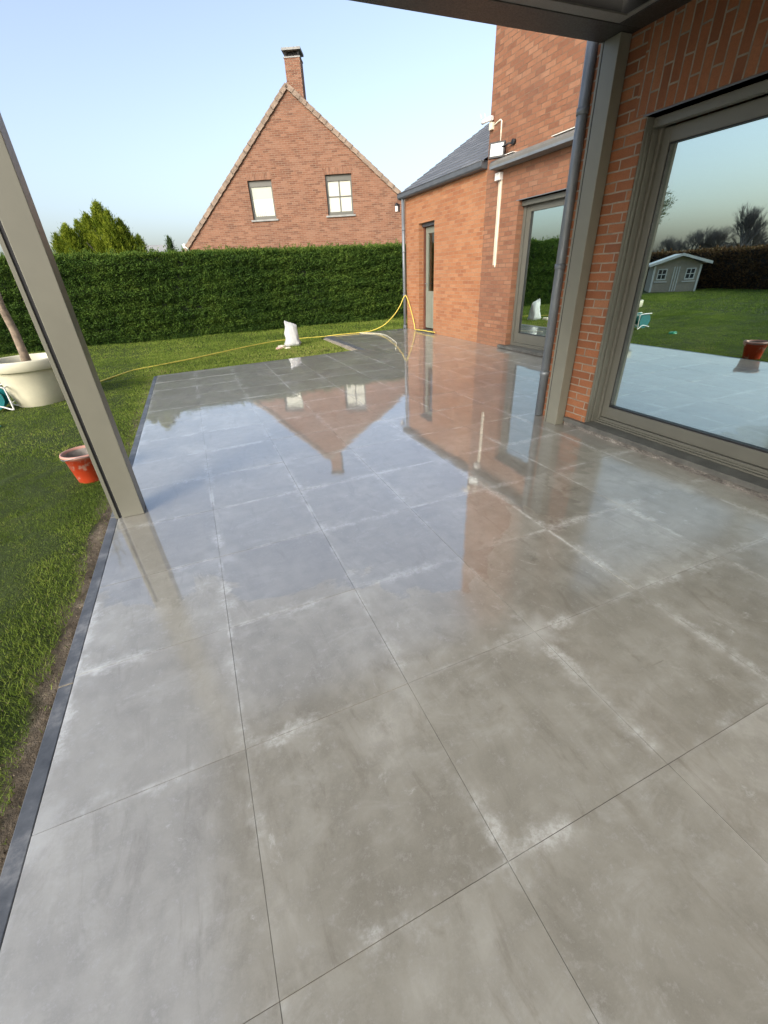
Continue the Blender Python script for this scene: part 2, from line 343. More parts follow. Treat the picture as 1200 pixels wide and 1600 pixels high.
def groundm():
    m = N('lawn soil'); p = m.pos(); x, y = m.sep(p)[0], m.sep(p)[1]
    n = m.noise(p, 1.1, 6, .65); n2 = m.noise(p, 25, 5, .75); n4 = m.noise(p, 7, 5, .7)
    g = m.ramp(m.math('MULTIPLY_ADD', n2, .5, m.math('MULTIPLY', n, .5)), (.3, (.020, .030, .008)), (.55, (.040, .058, .014)), (.75, (.075, .085, .028)))
    s = m.ramp(n4, (.3, (.075, .058, .040)), (.55, (.15, .12, .085)), (.72, (.27, .225, .165)))
    edge = m.rng(m.math('ADD', x, m.math('MULTIPLY', m.math('SUBTRACT', m.noise(p, 4, 4, .6), .5), .2)), -.98, -.90)
    nearY = m.rng(y, 8.2, 8.4, 1, 0)
    c = m.mix(m.math('MULTIPLY', edge, nearY), g, s)
    m.set(Base_Color=c, Roughness=.95, Specular_IOR_Level=.2, Normal=m.bump(m.math('ADD', n2, m.math('MULTIPLY', n4, 1.5)), .8, .02)); return m.m
M['ground'] = groundm()
M['mortarbed'] = paint('sandy mortar haunch', (.30, .26, .19), .9, .35, .8, scale=9)
M['grass'] = leafmat('grass blades', (.06, .095, .014), (.125, .19, .028), (.21, .285, .045), (.30, .34, .08), (.40, .33, .13), trans=.35)
M['hedge'] = leafmat('thuja foliage', (.016, .040, .008), (.042, .088, .014), (.095, .160, .024), (.19, .25, .045), trans=.2)
M['beech'] = leafmat('winter beech foliage', (.05, .028, .014), (.10, .055, .024), (.16, .09, .04), (.13, .12, .04), trans=.2)
M['cypress'] = leafmat('golden cypress foliage', (.03, .065, .006), (.10, .155, .012), (.22, .27, .022), (.36, .40, .05), trans=.25)
M['conifer'] = leafmat('dark conifer foliage', (.02, .05, .015), (.05, .09, .03), (.09, .13, .04))
M['olive'] = leafmat('olive foliage', (.06, .085, .04), (.13, .16, .09), (.26, .30, .20))
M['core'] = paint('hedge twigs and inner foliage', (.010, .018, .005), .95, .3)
M['corebeech'] = paint('beech twigs', (.02, .012, .007), .95, .3)
M['shed'] = paint('grey painted boards', hexc(168, 156, 138), .7, .1, .3)
M['shedroof'] = paint('pale felt roof', (.66, .70, .68), .6, .1)
M['tan'] = paint('sandstone paper', (.60, .42, .32), .8, .2)

# ------------------------------------------------------------------ terrace
X0, Y0, T = -0.1719, 0.3320, 0.60007
XL = X0 - T - .0
def clip(poly, a, b, c):   # keep a*x+b*y+c<=0 ; poly of (x,y)
    out = []
    for i in range(len(poly)):
        p, q_ = poly[i], poly[(i + 1) % len(poly)]; dp = a * p[0] + b * p[1] + c; dq = a * q_[0] + b * q_[1] + c
        if dp <= 0: out.append(p)
        if (dp < 0) != (dq < 0) and dp != dq:
            t = dp / (dp - dq); out.append((p[0] + t * (q_[0] - p[0]), p[1] + t * (q_[1] - p[1])))
    return out
tv, tf, tuvs, trn = [], [], [], []
FA, FB = 8.20, 8.46   # far edge height at x=-.78 and x=3.1
sl = (FB - FA) / 3.88
g = .0008
for i in range(-1, 10):
    for j in range(-7, 19):
        x0, y0 = X0 + i * T, Y0 + j * T; cx, cy = x0 + T / 2, y0 + T / 2
        rn = [random.random() for _ in range(3)]; tx, ty = (max(-.0026, min(.0026, random.gauss(0, .0014))) for _ in range(2)); dz = random.uniform(-.0004, 0)
        base = [(x0 + g, y0 + g), (x0 + T - g, y0 + g), (x0 + T - g, y0 + T - g), (x0 + g, y0 + T - g)]
        polys = []
        a = clip(base, -sl, 1, -(FA + sl * .78)); a = clip(a, 0, 1, -20) if a else a
        if a: polys.append(a)
        b = clip(base, sl, -1, (FA + sl * .78) + .0002) if True else []
        if b: b = clip(b, -1, 0, 3.10 + 0.0)
        if b: b = clip(b, 0, 1, -10.88)
        if b: polys.append(b)
        for pl_ in polys:
            if cy < 3.2: pl_ = clip(pl_, 1, 0, -3.085)
            else: pl_ = clip(pl_, 1, 0, -5.32)
            if len(pl_) < 3: continue
            zf = lambda p: dz + (p[0] - cx) * tx + (p[1] - cy) * ty
            k = len(pl_); i0 = len(tv)
            tv += [(p[0], p[1], zf(p)) for p in pl_] + [(p[0], p[1], -.02) for p in pl_]
            luv = [((p[0] - x0) / T, (p[1] - y0) / T) for p in pl_]
            tf.append(tuple(range(i0, i0 + k))); tuvs += luv; trn += rn_ if False else [rn] * k
            for s_ in range(k):
                e_ = (s_ + 1) % k; tf.append((i0 + s_, i0 + k + s_, i0 + k + e_, i0 + e_)); tuvs += [luv[s_], luv[s_], luv[e_], luv[e_]]; trn += [rn] * 4
me = bpy.data.meshes.new('terrace'); me.from_pydata(tv, [], tf); me.materials.append(M['tile'])
ul = me.uv_layers.new(name='UVMap'); ul.data.foreach_set('uv', [c for u in tuvs for c in u])
ca = me.color_attributes.new('rnd', 'FLOAT_COLOR', 'CORNER'); ca.data.foreach_set('color', [c for r_ in trn for c in (*r_, 1)])
o = bpy.data.objects.new('terrace', me); C.objects.link(o); tag(o, kind='structure')
# bed under the tiles
mb = MB()
mb.quad([(XL + .002, -4, -.0023), (3.08, -4, -.0023), (3.08, 3.2, -.0023), (XL + .002, 3.2, -.0023)])
mb.quad([(XL + .002, 3.2, -.0023), (5.3, 3.2, -.0023), (5.3, FA + sl * 6.0 - .02, -.0023), (XL + .002, FA - .01, -.0023)])
mb.quad([(3.12, 8.3, -.0024), (5.3, 8.3, -.0024), (5.3, 10.86, -.0024), (3.12, 10.86, -.0024)])
mb.box((XL + .003, -4, -.12), (3.07, 8.1, -.03)); mb.box((3.13, 3.3, -.12), (5.2, 10.85, -.03))
tag(mb.build('terrace_bed', M['grout']), kind='structure')
# kerbs (each stone a step of blue stone, white mortar between)
mb = MB(); y = -4.0; ks = [-4, -2.5, -1, 1.497, 2.95, 4.45, 5.95, 7.3, 8.16]
for a, b in zip(ks, ks[1:]): mb.box((XL - .052, a + .003, -.15), (XL - .001, b - .003, .001 + random.uniform(-.001, .001)))
for a, b in ((8.40, 9.3), (9.306, 10.2), (10.206, 10.9)): mb.box((2.985 + (8.4 - a) * .02, a, -.15), (3.095, b, .002))
mb.box((2.97, 10.90, -.12), (5.15, 10.94, .0015))
tag(mb.build('kerb', M['kerb'], bevel=.003), kind='structure')
mb = MB()
for a in ks[1:-1]: mb.box((XL - .051, a - .003, -.15), (XL - .002, a + .003, .0))
mb.box((2.86, 8.5, -.1), (2.98, 10.7, -.012))
mb.box((XL - .058, -4, -.16), (XL - .0525, 8.16, -.012))
tag(mb.build('mortar_haunch', M['mortarbed']), kind='structure')
# ground sheet (fine near the terrace, reaching the horizon)
bm = bmesh.new()
gx = sorted(set([-900, -200, -60, -25] + list(np.round(np.arange(-16, -4, 1.0), 3)) + list(np.round(np.arange(-4, -.6, .06), 3)) + list(np.round(np.arange(0, 14, 1.0), 3)) + [25, 60, 200, 900]))
gy = sorted(set([-900, -200, -60, -20, -8, -3] + list(np.round(np.arange(-1, 11, .08), 3)) + [12, 13, 14, 16, 20, 40, 80, 200, 900]))
def gz(x, y):
    z = -.045 - .012 * math.sin(x * 1.9 + y * .7) * math.cos(y * 1.3)
    if x < -.7: z += .018 * min(1, max(0, (-.95 - x) / .25)) + .006 * math.sin(23 * x + 3 * math.sin(9 * y)) * math.sin(31 * y)
    if abs(x) > 20 or y > 20: z = -.05
    if x > -.8 and y < 8: z = -.16
    return z
vs = [[bm.verts.new((x, y, gz(x, y))) for y in gy] for x in gx]
for i in range(len(gx) - 1):
    for j in range(len(gy) - 1): bm.faces.new((vs[i][j], vs[i + 1][j], vs[i + 1][j + 1], vs[i][j + 1])).smooth = True
me = bpy.data.meshes.new('lawn'); bm.to_mesh(me); bm.free(); me.materials.append(M['ground'])
o = bpy.data.objects.new('lawn', me); C.objects.link(o); tag(o, kind='structure')

# grass blades
def blades(n, xr, yr, h, wd, keep=None):
    p = np.stack([rng.uniform(*xr, n), rng.uniform(*yr, n), np.zeros(n)], 1)
    m_ = np.ones(n, bool)
    # outside the terrace and its kerbs
    m_ &= ~((p[:, 0] > XL - .06) & (p[:, 1] < FA + sl * (p[:, 0] + .78) + .02)); m_ &= ~((p[:, 0] > 2.84) & (p[:, 1] < 10.95) & (p[:, 1] > 8))
    nz = snoise(p, 9, 3) * .5 + snoise(p, 25, 4) * .35 + snoise(p, 3.1, 8) * .35
    near = (p[:, 1] < 8.1)
    lim = -.888 + .045 * nz + np.where(p[:, 1] < 3.6, 0, .06) - .05 * np.exp(-((p[:, 1] - 2.9) / .25) ** 2) - .02 * np.exp(-((p[:, 1] - 1.5) / .2) ** 2)
    m_ &= ~(near & (p[:, 0] > lim) & (rng.random(n) > .035))
    m_ &= ~(rng.random(n) < .22 * np.clip(snoise(p, 6, 12), 0, 1))
    p = p[m_]; n = len(p)
    p[:, 2] = -.035 - .012 * np.sin(p[:, 0] * 1.9 + p[:, 1] * .7) * np.cos(p[:, 1] * 1.3)
    a = rng.uniform(0, 2 * np.pi, n); lean = rng.normal(0, .55, (n, 2)); hh = h * rng.uniform(.5, 1.25, n) * (1 + .3 * snoise(p, 7, 21)); ww = wd * rng.uniform(.6, 1.3, n)
    s = np.stack([np.cos(a), np.sin(a), np.zeros(n)], 1) * ww[:, None] * .5
    tip = p + np.stack([lean[:, 0] * hh, lean[:, 1] * hh, hh], 1)
    v = np.stack([p - s, p + s, tip], 1)
    t = .36 + .12 * rng.normal(size=n) + .13 * snoise(p, 1.4, 5) + .14 * snoise(p, 5.5, 6) + .06 * snoise(p, 14, 16)
    for cx, cy, r_, k in ((-1.35, 4.75, .22, .55), (-.75, 8.55, .5, .35), (1.5, 8.9, 1.1, .28), (2.4, 9.3, .9, .25), (-1.9, 5.4, .3, .25), (-1.2, 1.6, .3, .2)):
        t += k * np.exp(-(((p[:, 0] - cx) ** 2 + (p[:, 1] - cy) ** 2) / r_ ** 2)) * rng.uniform(0, 1.2, n)
    t += np.where(rng.random(n) < .05, .4, 0)
    return v, np.clip(t, 0, 1)
sets = [blades(190000, (-3.2, -.83), (.2, 4.6), .021, .0034), blades(140000, (-7, -.83), (4.6, 8.4), .026, .0065), blades(110000, (-7, 3.2), (8.1, 11.2), .030, .010),
        blades(90000, (-12, 8), (11, 14.1), .038, .013), blades(60000, (-16, -7), (3, 14), .045, .02), blades(30000, (-7, -3.2), (0, 4.6), .036, .010)]
v = np.concatenate([a for a, b in sets]); t = np.concatenate([b for a, b in sets])
tag(soup('grass', v, t, M['grass']), 'short green lawn grass with dry yellow patches around the terrace', 'grass', kind='stuff')
# soil crumbs and dead straw on the bare strip beside the kerb
n = 2600; c = np.stack([rng.uniform(-1.06, -.83, n), rng.uniform(.3, 8.1, n), np.full(n, -.036)], 1); r_ = rng.uniform(.001, .0042, n)
v = c[:, None, :] + rng.normal(0, 1, (n, 4, 3)) * r_[:, None, None]
M['crumb'] = leafmat('soil crumbs and straw', (.05, .035, .02), (.11, .08, .05), (.22, .17, .11), (.42, .36, .25), trans=0)
tag(soup('soil_crumbs', v, rng.random(n) ** 1.6, M['crumb']), 'crumbs of brown soil and straw along the terrace kerb', 'soil', kind='stuff')

# ------------------------------------------------------------------ main house
XN, XT, XA = 3.08, 5.25, 5.285      # near wall face, tower face, annex face
house = empty('brick_house', (XN, 3.2, 0), 'orange brick house with big sliding window and slate roofed annex, right of the terrace', 'house')
WY0, WY1, WZ0, WZ1 = .25, 2.69, .075, 2.16
mb = MB(); wall_faces(mb, (XN, 0, 0), (0, 1, 0), (-1, 0, 0), -5, 3.297, -.1, 3.6, [(WY0, WY1, WZ0 - .03, WZ1)], .32, usplit=())
P('near_wall', mb, M['brick_near'], house)
mb = MB()  # soldier courses above the opening
for k in range(2):
    z0, z1 = WZ1 + .055 + k * .0, WZ1 + .5
mb.quad([(XN - .003, WY1 + .10, WZ1 + .012), (XN - .003, -1, WZ1 + .012), (XN - .003, -1, WZ1 + .68), (XN - .003, WY1 + .10, WZ1 + .68)], [(0.0, WY1), (0.0, -1), (.655, -1), (.655, WY1)])
mb.box((XN - .0028, -1, WZ1 + .012), (XN, WY1 + .10, WZ1 + .68))
P('soldier_course', mb, M['brick_near'], house)
# end face of near block and connecting wall
mb = MB(); wall_faces(mb, (0, 3.30, 0), (1, 0, 0), (0, 1, 0), XN + .002, XT + .3, -.1, 3.6, [], .3)
P('end_wall', mb, M['brick_near'], house)
# tower wall
D2 = (4.95, 6.70, .06, 2.235)
mb = MB(); wall_faces(mb, (XT, 0, 0), (0, 1, 0), (-1, 0, 0), 3.31, 7.62, -.1, 7.2, [(D2[0], D2[1], D2[2] - .03, D2[3])], .34)
mb.quad([(XT + .34, 7.62, -.1), (XT + 6, 7.62, -.1), (XT + 6, 7.62, 7.2), (XT + .34, 7.62, 7.2)][::-1], [(.34, -.1), (6, -.1), (6, 7.2), (.34, 7.2)][::-1])
P('tall_wall', mb, M['brick_tower'], house)
# annex wall
DD = (9.52, 10.26, .03, 2.26)
mb = MB(); wall_faces(mb, (XA, 0, 0), (0, 1, 0), (-1, 0, 0), 7.62, 10.95, -.1, 2.82, [(DD[0], DD[1], .004, DD[3])], .30)
wall_faces(mb, (0, 10.953, 0), (1, 0, 0), (0, 1, 0), XA + .003, XA + 5.4, -.1, 2.82, [], .3)
P('annex_wall', mb, M['brick_annex'], house)
# annex gable triangle above the far end and roof of overlapping slate courses
rx0, rz0, rx1 = XA - .12, 2.90, 7.95; tn = math.tan(R(29.8)); 
mb = MB(); nc = 17; run = (rx1 - rx0) / nc
for k in range(nc):
    xa, xb = rx0 + k * run, rx0 + (k + 1) * run + .03; za = rz0 + (xa - rx0) * tn + .012; zb = rz0 + (xb - rx0) * tn - .004
    L_ = math.hypot(run, run * tn)
    mb.quad([(xa, 7.62, za), (xb, 7.62, zb), (xb, 11.06, zb), (xa, 11.06, za)][::-1], [(7.62, k * .18), (7.62, k * .18 + .18), (11.06, k * .18 + .18), (11.06, k * .18)][::-1])
    mb.quad([(xa, 7.62, za), (xa, 11.06, za), (xa, 11.06, za - .02), (xa, 7.62, za - .02)], [(7.62, .1)] * 4)
    mb.quad([(xa, 11.06, za), (xb, 11.06, zb), (xb, 11.06, zb - .09), (xa, 11.06, za - .09)], [(7.62, .1)] * 4)
top = rz0 + (rx1 - rx0) * tn
mb.quad([(rx1, 7.62, top), (rx1 + 2.7, 7.62, rz0), (rx1 + 2.7, 11.06, rz0), (rx1, 11.06, top)][::-1], [(0, 0), (0, 3), (3, 3), (3, 0)])
P('slate_roof', mb, M['slate'], house)
mb = MB(); mb.quad([(XA, 10.95, 2.82), (XA + 5.4, 10.95, 2.82), (rx1, 10.95, top - .02)], [(0, 0), (5.4, 0), (2.7, 1.5)]); P('annex_gable', mb, M['brick_annex'], house)
# gutter (half round look: stepped box profile) with stop ends
def gutter(y0, y1, x0, z0, wd=.13, h=.11):
    mb = MB(); prof = [(0, h), (0, .03), (.02, .006), (.055, 0), (wd, 0)]; prof = [(x0 + a, z0 + b) for a, b in prof]
    inner = [(a + .006, b + .006) for a, b in prof]
    for (a, b), (c, d) in zip(prof, prof[1:]): mb.quad([(a, y0, b), (a, y1, b), (c, y1, d), (c, y0, d)], smooth=False)
    mb.tube([(x0, y0, z0 + h), (x0, y1, z0 + h)], .010, 8)
    for yy in (y0, y1): mb.quad([(a, yy, b) for a, b in prof] + [(x0 + wd, yy, z0 + h)])
    mb.quad([(x0, y0, z0 + h - .02), (x0 + wd, y0, z0 + h - .02), (x0 + wd, y1, z0 + h - .02), (x0, y1, z0 + h - .02)])
    return mb
P('gutter', gutter(7.66, 11.1, XA - .135, 2.80), M['zincd'], house)
mb = MB(); mb.tube([(XA - .07, 10.93, 2.8), (XA - .07, 10.93, .02)], .038, 14)
for z in (2.2, 1.75, .80): mb.tube([(XA - .07, 10.93, z - .015), (XA - .07, 10.93, z + .015)], .046, 14)
mb.tube([(XA - .07, 10.93, .09), (XA - .07, 10.93, .02), (XA - .09, 10.91, 0)], .045, 14)
P('downpipe', mb, M['zinc'], house)
# near downpipe beside the pergola post
mb = MB(); px_, py_ = 3.058, 3.25; r_ = .040
mb.tube([(px_, py_, 3.6), (px_, py_, .005)], r_, 20)
for z in (.42, 1.32, 2.32): mb.tube([(px_, py_, z - .02), (px_, py_, z + .02)], r_ + .006, 20); mb.tube([(px_, py_, z), (px_ + .07, py_ - .05, z)], .006, 6)
P('downpipe', mb, M['zinc'], house)
# rooms behind the glass (so the panes do not look into nothing)
mb = MB()
for (xa, xb, ya, yb, zb) in ((XN + .33, XN + 2.1, -1, 3.2, 2.5), (XT + .36, XT + 3.6, 4.2, 7.5, 2.5), (XA + .31, XA + 3.2, 8.6, 10.9, 2.5)):
    mb.quad([(xb, ya, 0), (xb, yb, 0), (xb, yb, zb), (xb, ya, zb)][::-1]); mb.quad([(xa, yb, 0), (xb, yb, 0), (xb, yb, zb), (xa, yb, zb)]); mb.quad([(xa, ya, 0), (xb, ya, 0), (xb, ya, zb), (xa, ya, zb)])
    mb.quad([(xa, ya, zb), (xb, ya, zb), (xb, yb, zb), (xa, yb, zb)]); mb.quad([(xa, ya, .05), (xb, ya, .05), (xb, yb, .05), (xa, yb, .05)], mi=1)
P('room', mb, [M['room'], M['roomfloor']], house)
# --- big sliding window
wx = XN + .125
win = MB(); e = .0
win.box((wx, WY1 - .040, WZ0), (wx + .12, WY1, WZ1)); win.box((wx, WY0, WZ0), (wx + .12, WY0 + .045, WZ1))
win.box((wx + .002, WY0 + .045, WZ0), (wx + .12, WY1 - .045, WZ0 + .045)); win.box((wx + .002, WY0 + .045, WZ1 - .03), (wx + .12, WY1 - .045, WZ1))
win.box((XN + .006, WY1 - .008, WZ0 + .002), (wx + .001, WY1 + .0, WZ1 - .003)); win.box((wx - .055, WY1 - .020, WZ0 + .002), (wx - .003, WY1 - .0082, WZ1 - .07)); win.box((wx - .095, WY1 - .016, WZ0 + .002), (wx - .072, WY1 - .0082, WZ1 - .07))   # outer guide strip
wf = P('window_frame', win, M['frame'], house, .003)
lf = MB(); lx = wx + .022; a0, a1, b0, b1 = WY0 + .047, WY1 - .041, WZ0 + .047, WZ1 - .06
lf.box((lx, a1 - .055, b0), (lx + .07, a1, b1)); lf.box((lx, a0, b0), (lx + .07, a0 + .088, b1)); lf.box((lx + .0015, a0 + .088, b0), (lx + .07, a1 - .055, b0 + .095)); lf.box((lx + .0015, a0 + .088, b1 - .085), (lx + .07, a1 - .055, b1))
P('sash', lf, M['frame'], wf, .003)
g_ = MB(); g_.box((lx + .03, a0 + .08, b0 + .085), (lx + .045, a1 - .05, b1 - .075)); P('pane', g_, M['glass'], wf)
g_ = MB()   # black gasket round the pane
for (ya, yb, za, zb) in ((a1 - .063, a1 - .055, b0 + .095, b1 - .085), (a0 + .088, a0 + .096, b0 + .095, b1 - .085), (a0 + .096, a1 - .063, b0 + .095, b0 + .107), (a0 + .096, a1 - .063, b1 - .091, b1 - .085)):
    g_.box((lx + .008, ya, za), (lx + .03, yb, zb))
P('gasket', g_, M['black'], wf)
s_ = MB(); s_.box((wx - .055, WY0, WZ1 - .058), (wx - .003, WY1 - .004, WZ1 - .006)); s_.tube([(wx - .055, WY1 - .03, WZ1 - .032), (wx - .061, WY1 - .03, WZ1 - .032)], .012, 12); P('screen_box', s_, M['frame'], wf, .003)
s_ = MB(); s_.box((XN - .006, WY0, WZ1 + .0), (wx + .1, WY1 + .02, WZ1 + .009)); P('lintel_angle', s_, M['zincd'], house)
# blue stone sill with a chalky, rough front edge
s_ = MB(); s_.box((XN - .035, -1.2, .035), (wx + .1, WY1 + .22, WZ0 - .001)); P('sill', s_, M['stone'], house, .003)
M['chalk'] = None
def chalk():
    m = N('chalky mortar under the sill'); p = m.pos(); n = m.noise(m.scale(p, (1, 1.2, 3)), 9, 8, .8)
    m.set(Base_Color=m.ramp(n, (.40, (.05, .047, .042)), (.56, (.14, .13, .115)), (.68, (.36, .35, .32))), Roughness=.9, Normal=m.bump(n, .9, .01)); return m.m
M['chalk'] = chalk()
s_ = MB(); s_.box((XN - .028, -1.2, -.02), (XN + .02, WY1 + .21, .0345)); P('sill_bedding', s_, M['chalk'], house)
s_ = MB(); s_.box((wx - .028, WY0, WZ0 - .0005), (wx - .001, WY1 - .02, WZ0 + .012)); s_.box((wx - .01, WY0, WZ0 + .0125), (wx - .001, WY1 - .02, WZ0 + .024)); P('sill_rail', s_, M['frame'], house)
# --- glazed door in tall wall
wx = XT + .115; y0, y1, z0, z1 = D2
f_ = MB(); f_.box((wx, y1 - .06, z0), (wx + .09, y1, z1)); f_.box((wx, y0, z0), (wx + .09, y0 + .06, z1)); f_.box((wx + .002, y0 + .06, z1 - .06), (wx + .09, y1 - .06, z1)); f_.box((wx + .002, y0 + .06, z0), (wx + .09, y1 - .06, z0 + .05))
dr = P('glazed_door', f_, M['frame'], house, .003)
l_ = MB(); lx = wx + .02; a0, a1, b0, b1 = y0 + .062, y1 - .062, z0 + .052, z1 - .062
l_.box((lx, a1 - .10, b0), (lx + .06, a1, b1)); l_.box((lx, a0, b0), (lx + .06, a0 + .1, b1)); l_.box((lx + .0015, a0 + .1, b0), (lx + .06, a1 - .1, b0 + .16)); l_.box((lx + .0015, a0 + .1, b1 - .1), (lx + .06, a1 - .1, b1))
P('door_leaf', l_, M['frame'], dr, .003)
l_ = MB(); l_.box((lx + .03, a0 + .09, b0 + .15), (lx + .045, a1 - .09, b1 - .09)); P('pane', l_, M['glass'], dr)
l_ = MB()
for (ya, yb, za, zb) in ((a1 - .11, a1 - .1, b0 + .16, b1 - .1), (a0 + .11, a1 - .11, b0 + .16, b0 + .17)): l_.box((lx + .01, ya, za), (lx + .03, yb, zb))
P('gasket', l_, M['black'], dr)
s_ = MB(); s_.box((wx - .05, y0, z1 - .075), (wx - .002, y1 - .005, z1 - .01)); P('screen_box', s_, M['frame'], dr, .003)
s_ = MB(); s_.box((XT - .006, y0, z1), (wx + .08, y1 + .06, z1 + .009)); P('lintel_angle', s_, M['zinc'], house)
s_ = MB(); s_.box((XT - .06, y0 - .1, .012), (wx + .1, y1 + .16, z0 - .001)); P('door_sill', s_, M['stone'], house, .003)
s_ = MB(); s_.box((XT - .03, y0 - .1, -.01), (XT + .02, y1 + .15, .011)); P('sill_bedding', s_, M['chalk'], house)
# --- back door in the annex
y0, y1, z0, z1 = DD; wx = XA + .13
f_ = MB(); f_.box((wx - .03, y0, z1 - .07), (wx + .06, y1, z1)); f_.box((wx, y1 - .06, z0), (wx + .08, y1, z1 - .072)); f_.box((wx, y0, z0), (wx + .08, y0 + .05, z1 - .072))
bd = P('back_door', f_, M['brown'], house, .002)
l_ = MB(); l_.box((wx - .04, y0 + .002, z1 - .068), (wx - .031, y1 - .002, z1 - .002)); P('door_head', l_, M['zincd'], bd)
l_ = MB(); lx = wx + .03; a0, a1 = y0 + .052, y1 - .062
l_.box((lx, a1 - .11, z0 + .04), (lx + .045, a1, z1 - .08)); l_.box((lx, a0, z0 + .04), (lx + .045, a0 + .11, z1 - .08)); l_.box((lx + .001, a0 + .11, z0 + .04), (lx + .045, a1 - .11, z0 + .86)); l_.box((lx + .001, a0 + .11, z1 - .2), (lx + .045, a1 - .11, z1 - .08))
for k in range(4): l_.box((lx - .004, a0 + .14 + k * .09, z0 + .14), (lx - .0, a0 + .205 + k * .09, z0 + .76))
P('door_leaf', l_, M['doorgrey'], bd, .002)
l_ = MB(); l_.box((lx + .015, a0 + .1, z0 + .85), (lx + .03, a1 - .1, z1 - .19)); P('pane', l_, M['glass2'], bd)
l_ = MB(); l_.box((lx + .2, y0 - .2, z0), (lx + .22, y1 + .2, z1)); P('inner_curtain', l_, M['brown'], bd)
l_ = MB(); l_.tube([(lx - .05, a1 - .05, 1.05), (lx - .05, a1 - .15, 1.05)], .009, 8); l_.tube([(lx, a1 - .05, 1.05), (lx - .05, a1 - .05, 1.05)], .008, 8); P('handle', l_, M['zinc'], bd)
s_ = MB(); s_.box((XA - .04, y0 - .06, .004), (wx + .1, y1 + .06, z0 + .002)); P('door_sill', s_, M['stone'], house, .003)

# ------------------------------------------------------------------ things fixed on the tall wall
aw = empty('awning', (XT, 6.4, 2.7), 'long grey folded awning cassette on the brick wall above the glazed door', 'awning')
mb = MB(); pr = [(0, 0), (-.16, .005), (-.185, .03), (-.185, .075), (-.15, .115), (0, .135)]
pts = [(XT - .004 + a, 2.705 + b) for a, b in pr]
for k in range(len(pts)):
    a, b = pts[k], pts[(k + 1) % len(pts)]; mb.quad([(a[0], 4.6, a[1]), (a[0], 7.30, a[1]), (b[0], 7.30, b[1]), (b[0], 4.6, b[1])])
mb.quad([(a, 7.30, b) for a, b in pts][::-1]); mb.quad([(a, 4.6, b) for a, b in pts])
P('cassette', mb, M['awn'], aw)
mb = MB(); mb.box((XT - .195, 4.62, 2.712), (XT - .1895, 7.28, 2.745)); P('front_bar', mb, M['zinc'], aw)
mb = MB(); mb.box((XT - .14, 5.0, 2.842), (XT - .004, 5.95, 2.850)); P('mounting_plate', mb, M['white'], aw)
mb = MB(); mb.box((XT - .14, 6.78, 2.842), (XT - .004, 6.98, 2.850)); P('mounting_plate', mb, M['white'], aw)
fl = empty('floodlight', (XT, 7.15, 2.95), 'square floodlight with white face and black rim above the awning end', 'floodlight')
Mx = Matrix.Translation((XT - .15, 7.17, 2.94)) @ Matrix.Rotation(R(38), 4, 'Z') @ Matrix.Rotation(R(10), 4, 'Y')
mb = MB(); mb.box((-.02, -.125, -.105), (.02, .125, .105), M=Mx)
for k in range(5): mb.box((.021, -.10 + k * .045, -.08), (.045, -.085 + k * .045, .08), M=Mx)
P('housing', mb, M['black'], fl, .004)
mb = MB(); mb.box((-.0235, -.100, -.080), (-.0205, .100, .080), M=Mx); P('glass_face', mb, M['flood'], fl)
mb = MB(); mb.tube([(XT - .13, 7.17, 2.95), (XT - .07, 7.0, 2.99), (XT + .01, 6.95, 3.0)], .014, 8); mb.tube([(XT - .05, 6.93, 3.0), (XT + .0, 6.93, 3.0)], .035, 14); P('bracket', mb, M['black'], fl)
jb = empty('junction_box', (XT, 7.22, 2.6), 'small white junction box with long cream cable duct below, left of the glazed door', 'junction box')
mb = MB(); mb.box((XT - .075, 7.16, 2.57), (XT + .0, 7.29, 2.67)); P('box', mb, M['cam'], jb, .006)
mb = MB(); mb.box((XT - .079, 7.175, 2.583), (XT - .0755, 7.275, 2.657)); P('lid', mb, M['white'], jb, .002)
mb = MB(); mb.box((XT - .022, 7.165, 1.36), (XT, 7.205, 2.569)); mb.tube([(XT - .011, 7.185, 1.40), (XT - .011, 7.185, 1.325)], .02, 10, r_end=.012); P('cable_duct', mb, M['cream'], jb, .004)
mb = MB(); mb.box((XT - .016, 7.232, 1.36), (XT, 7.248, 2.569)); P('cable_duct', mb, M['cream'], jb)
sc = empty('security_camera', (XT, 7.56, 3.35), 'white security camera on the tall wall corner above the slate roof, with pale cable', 'camera')
mb = MB(); mb.box((XT - .05, 7.50, 3.27), (XT, 7.58, 3.36)); mb.tube([(XT - .03, 7.55, 3.36), (XT - .06, 7.56, 3.41)], .018, 10)
P('wall_mount', mb, M['cream'], sc, .004)
mb = MB(); mb.tube([(XT - .05, 7.50, 3.41), (XT - .09, 7.66, 3.40), (XT - .10, 7.70, 3.395)], .032, 14); P('camera_body', mb, M['cam'], sc)
mb = MB(); mb.tube([(XT - .10, 7.70, 3.395), (XT - .104, 7.712, 3.394)], .024, 14); P('camera_lens', mb, M['lens'], sc)
mb = MB(); mb.tube([(XT - .11, 7.70, 3.43), (XT - .13, 7.73, 3.50)], .006, 6); mb.tube([(XT - .08, 7.64, 3.43), (XT - .09, 7.66, 3.49)], .006, 6); P('antenna', mb, M['cam'], sc)
mb = MB(); mb.tube([(XT - .008, 7.50, 3.32), (XT - .008, 7.44, 3.33), (XT - .008, 7.33, 3.35), (XT - .008, 7.30, 3.33), (XT - .008, 7.29, 3.0)], .011, 8); P('cable', mb, M['cream'], sc)
wl = empty('wall_lantern', (XA, 11.0, 2.6), 'small black wall lantern at the far annex corner behind the downpipe', 'lantern')
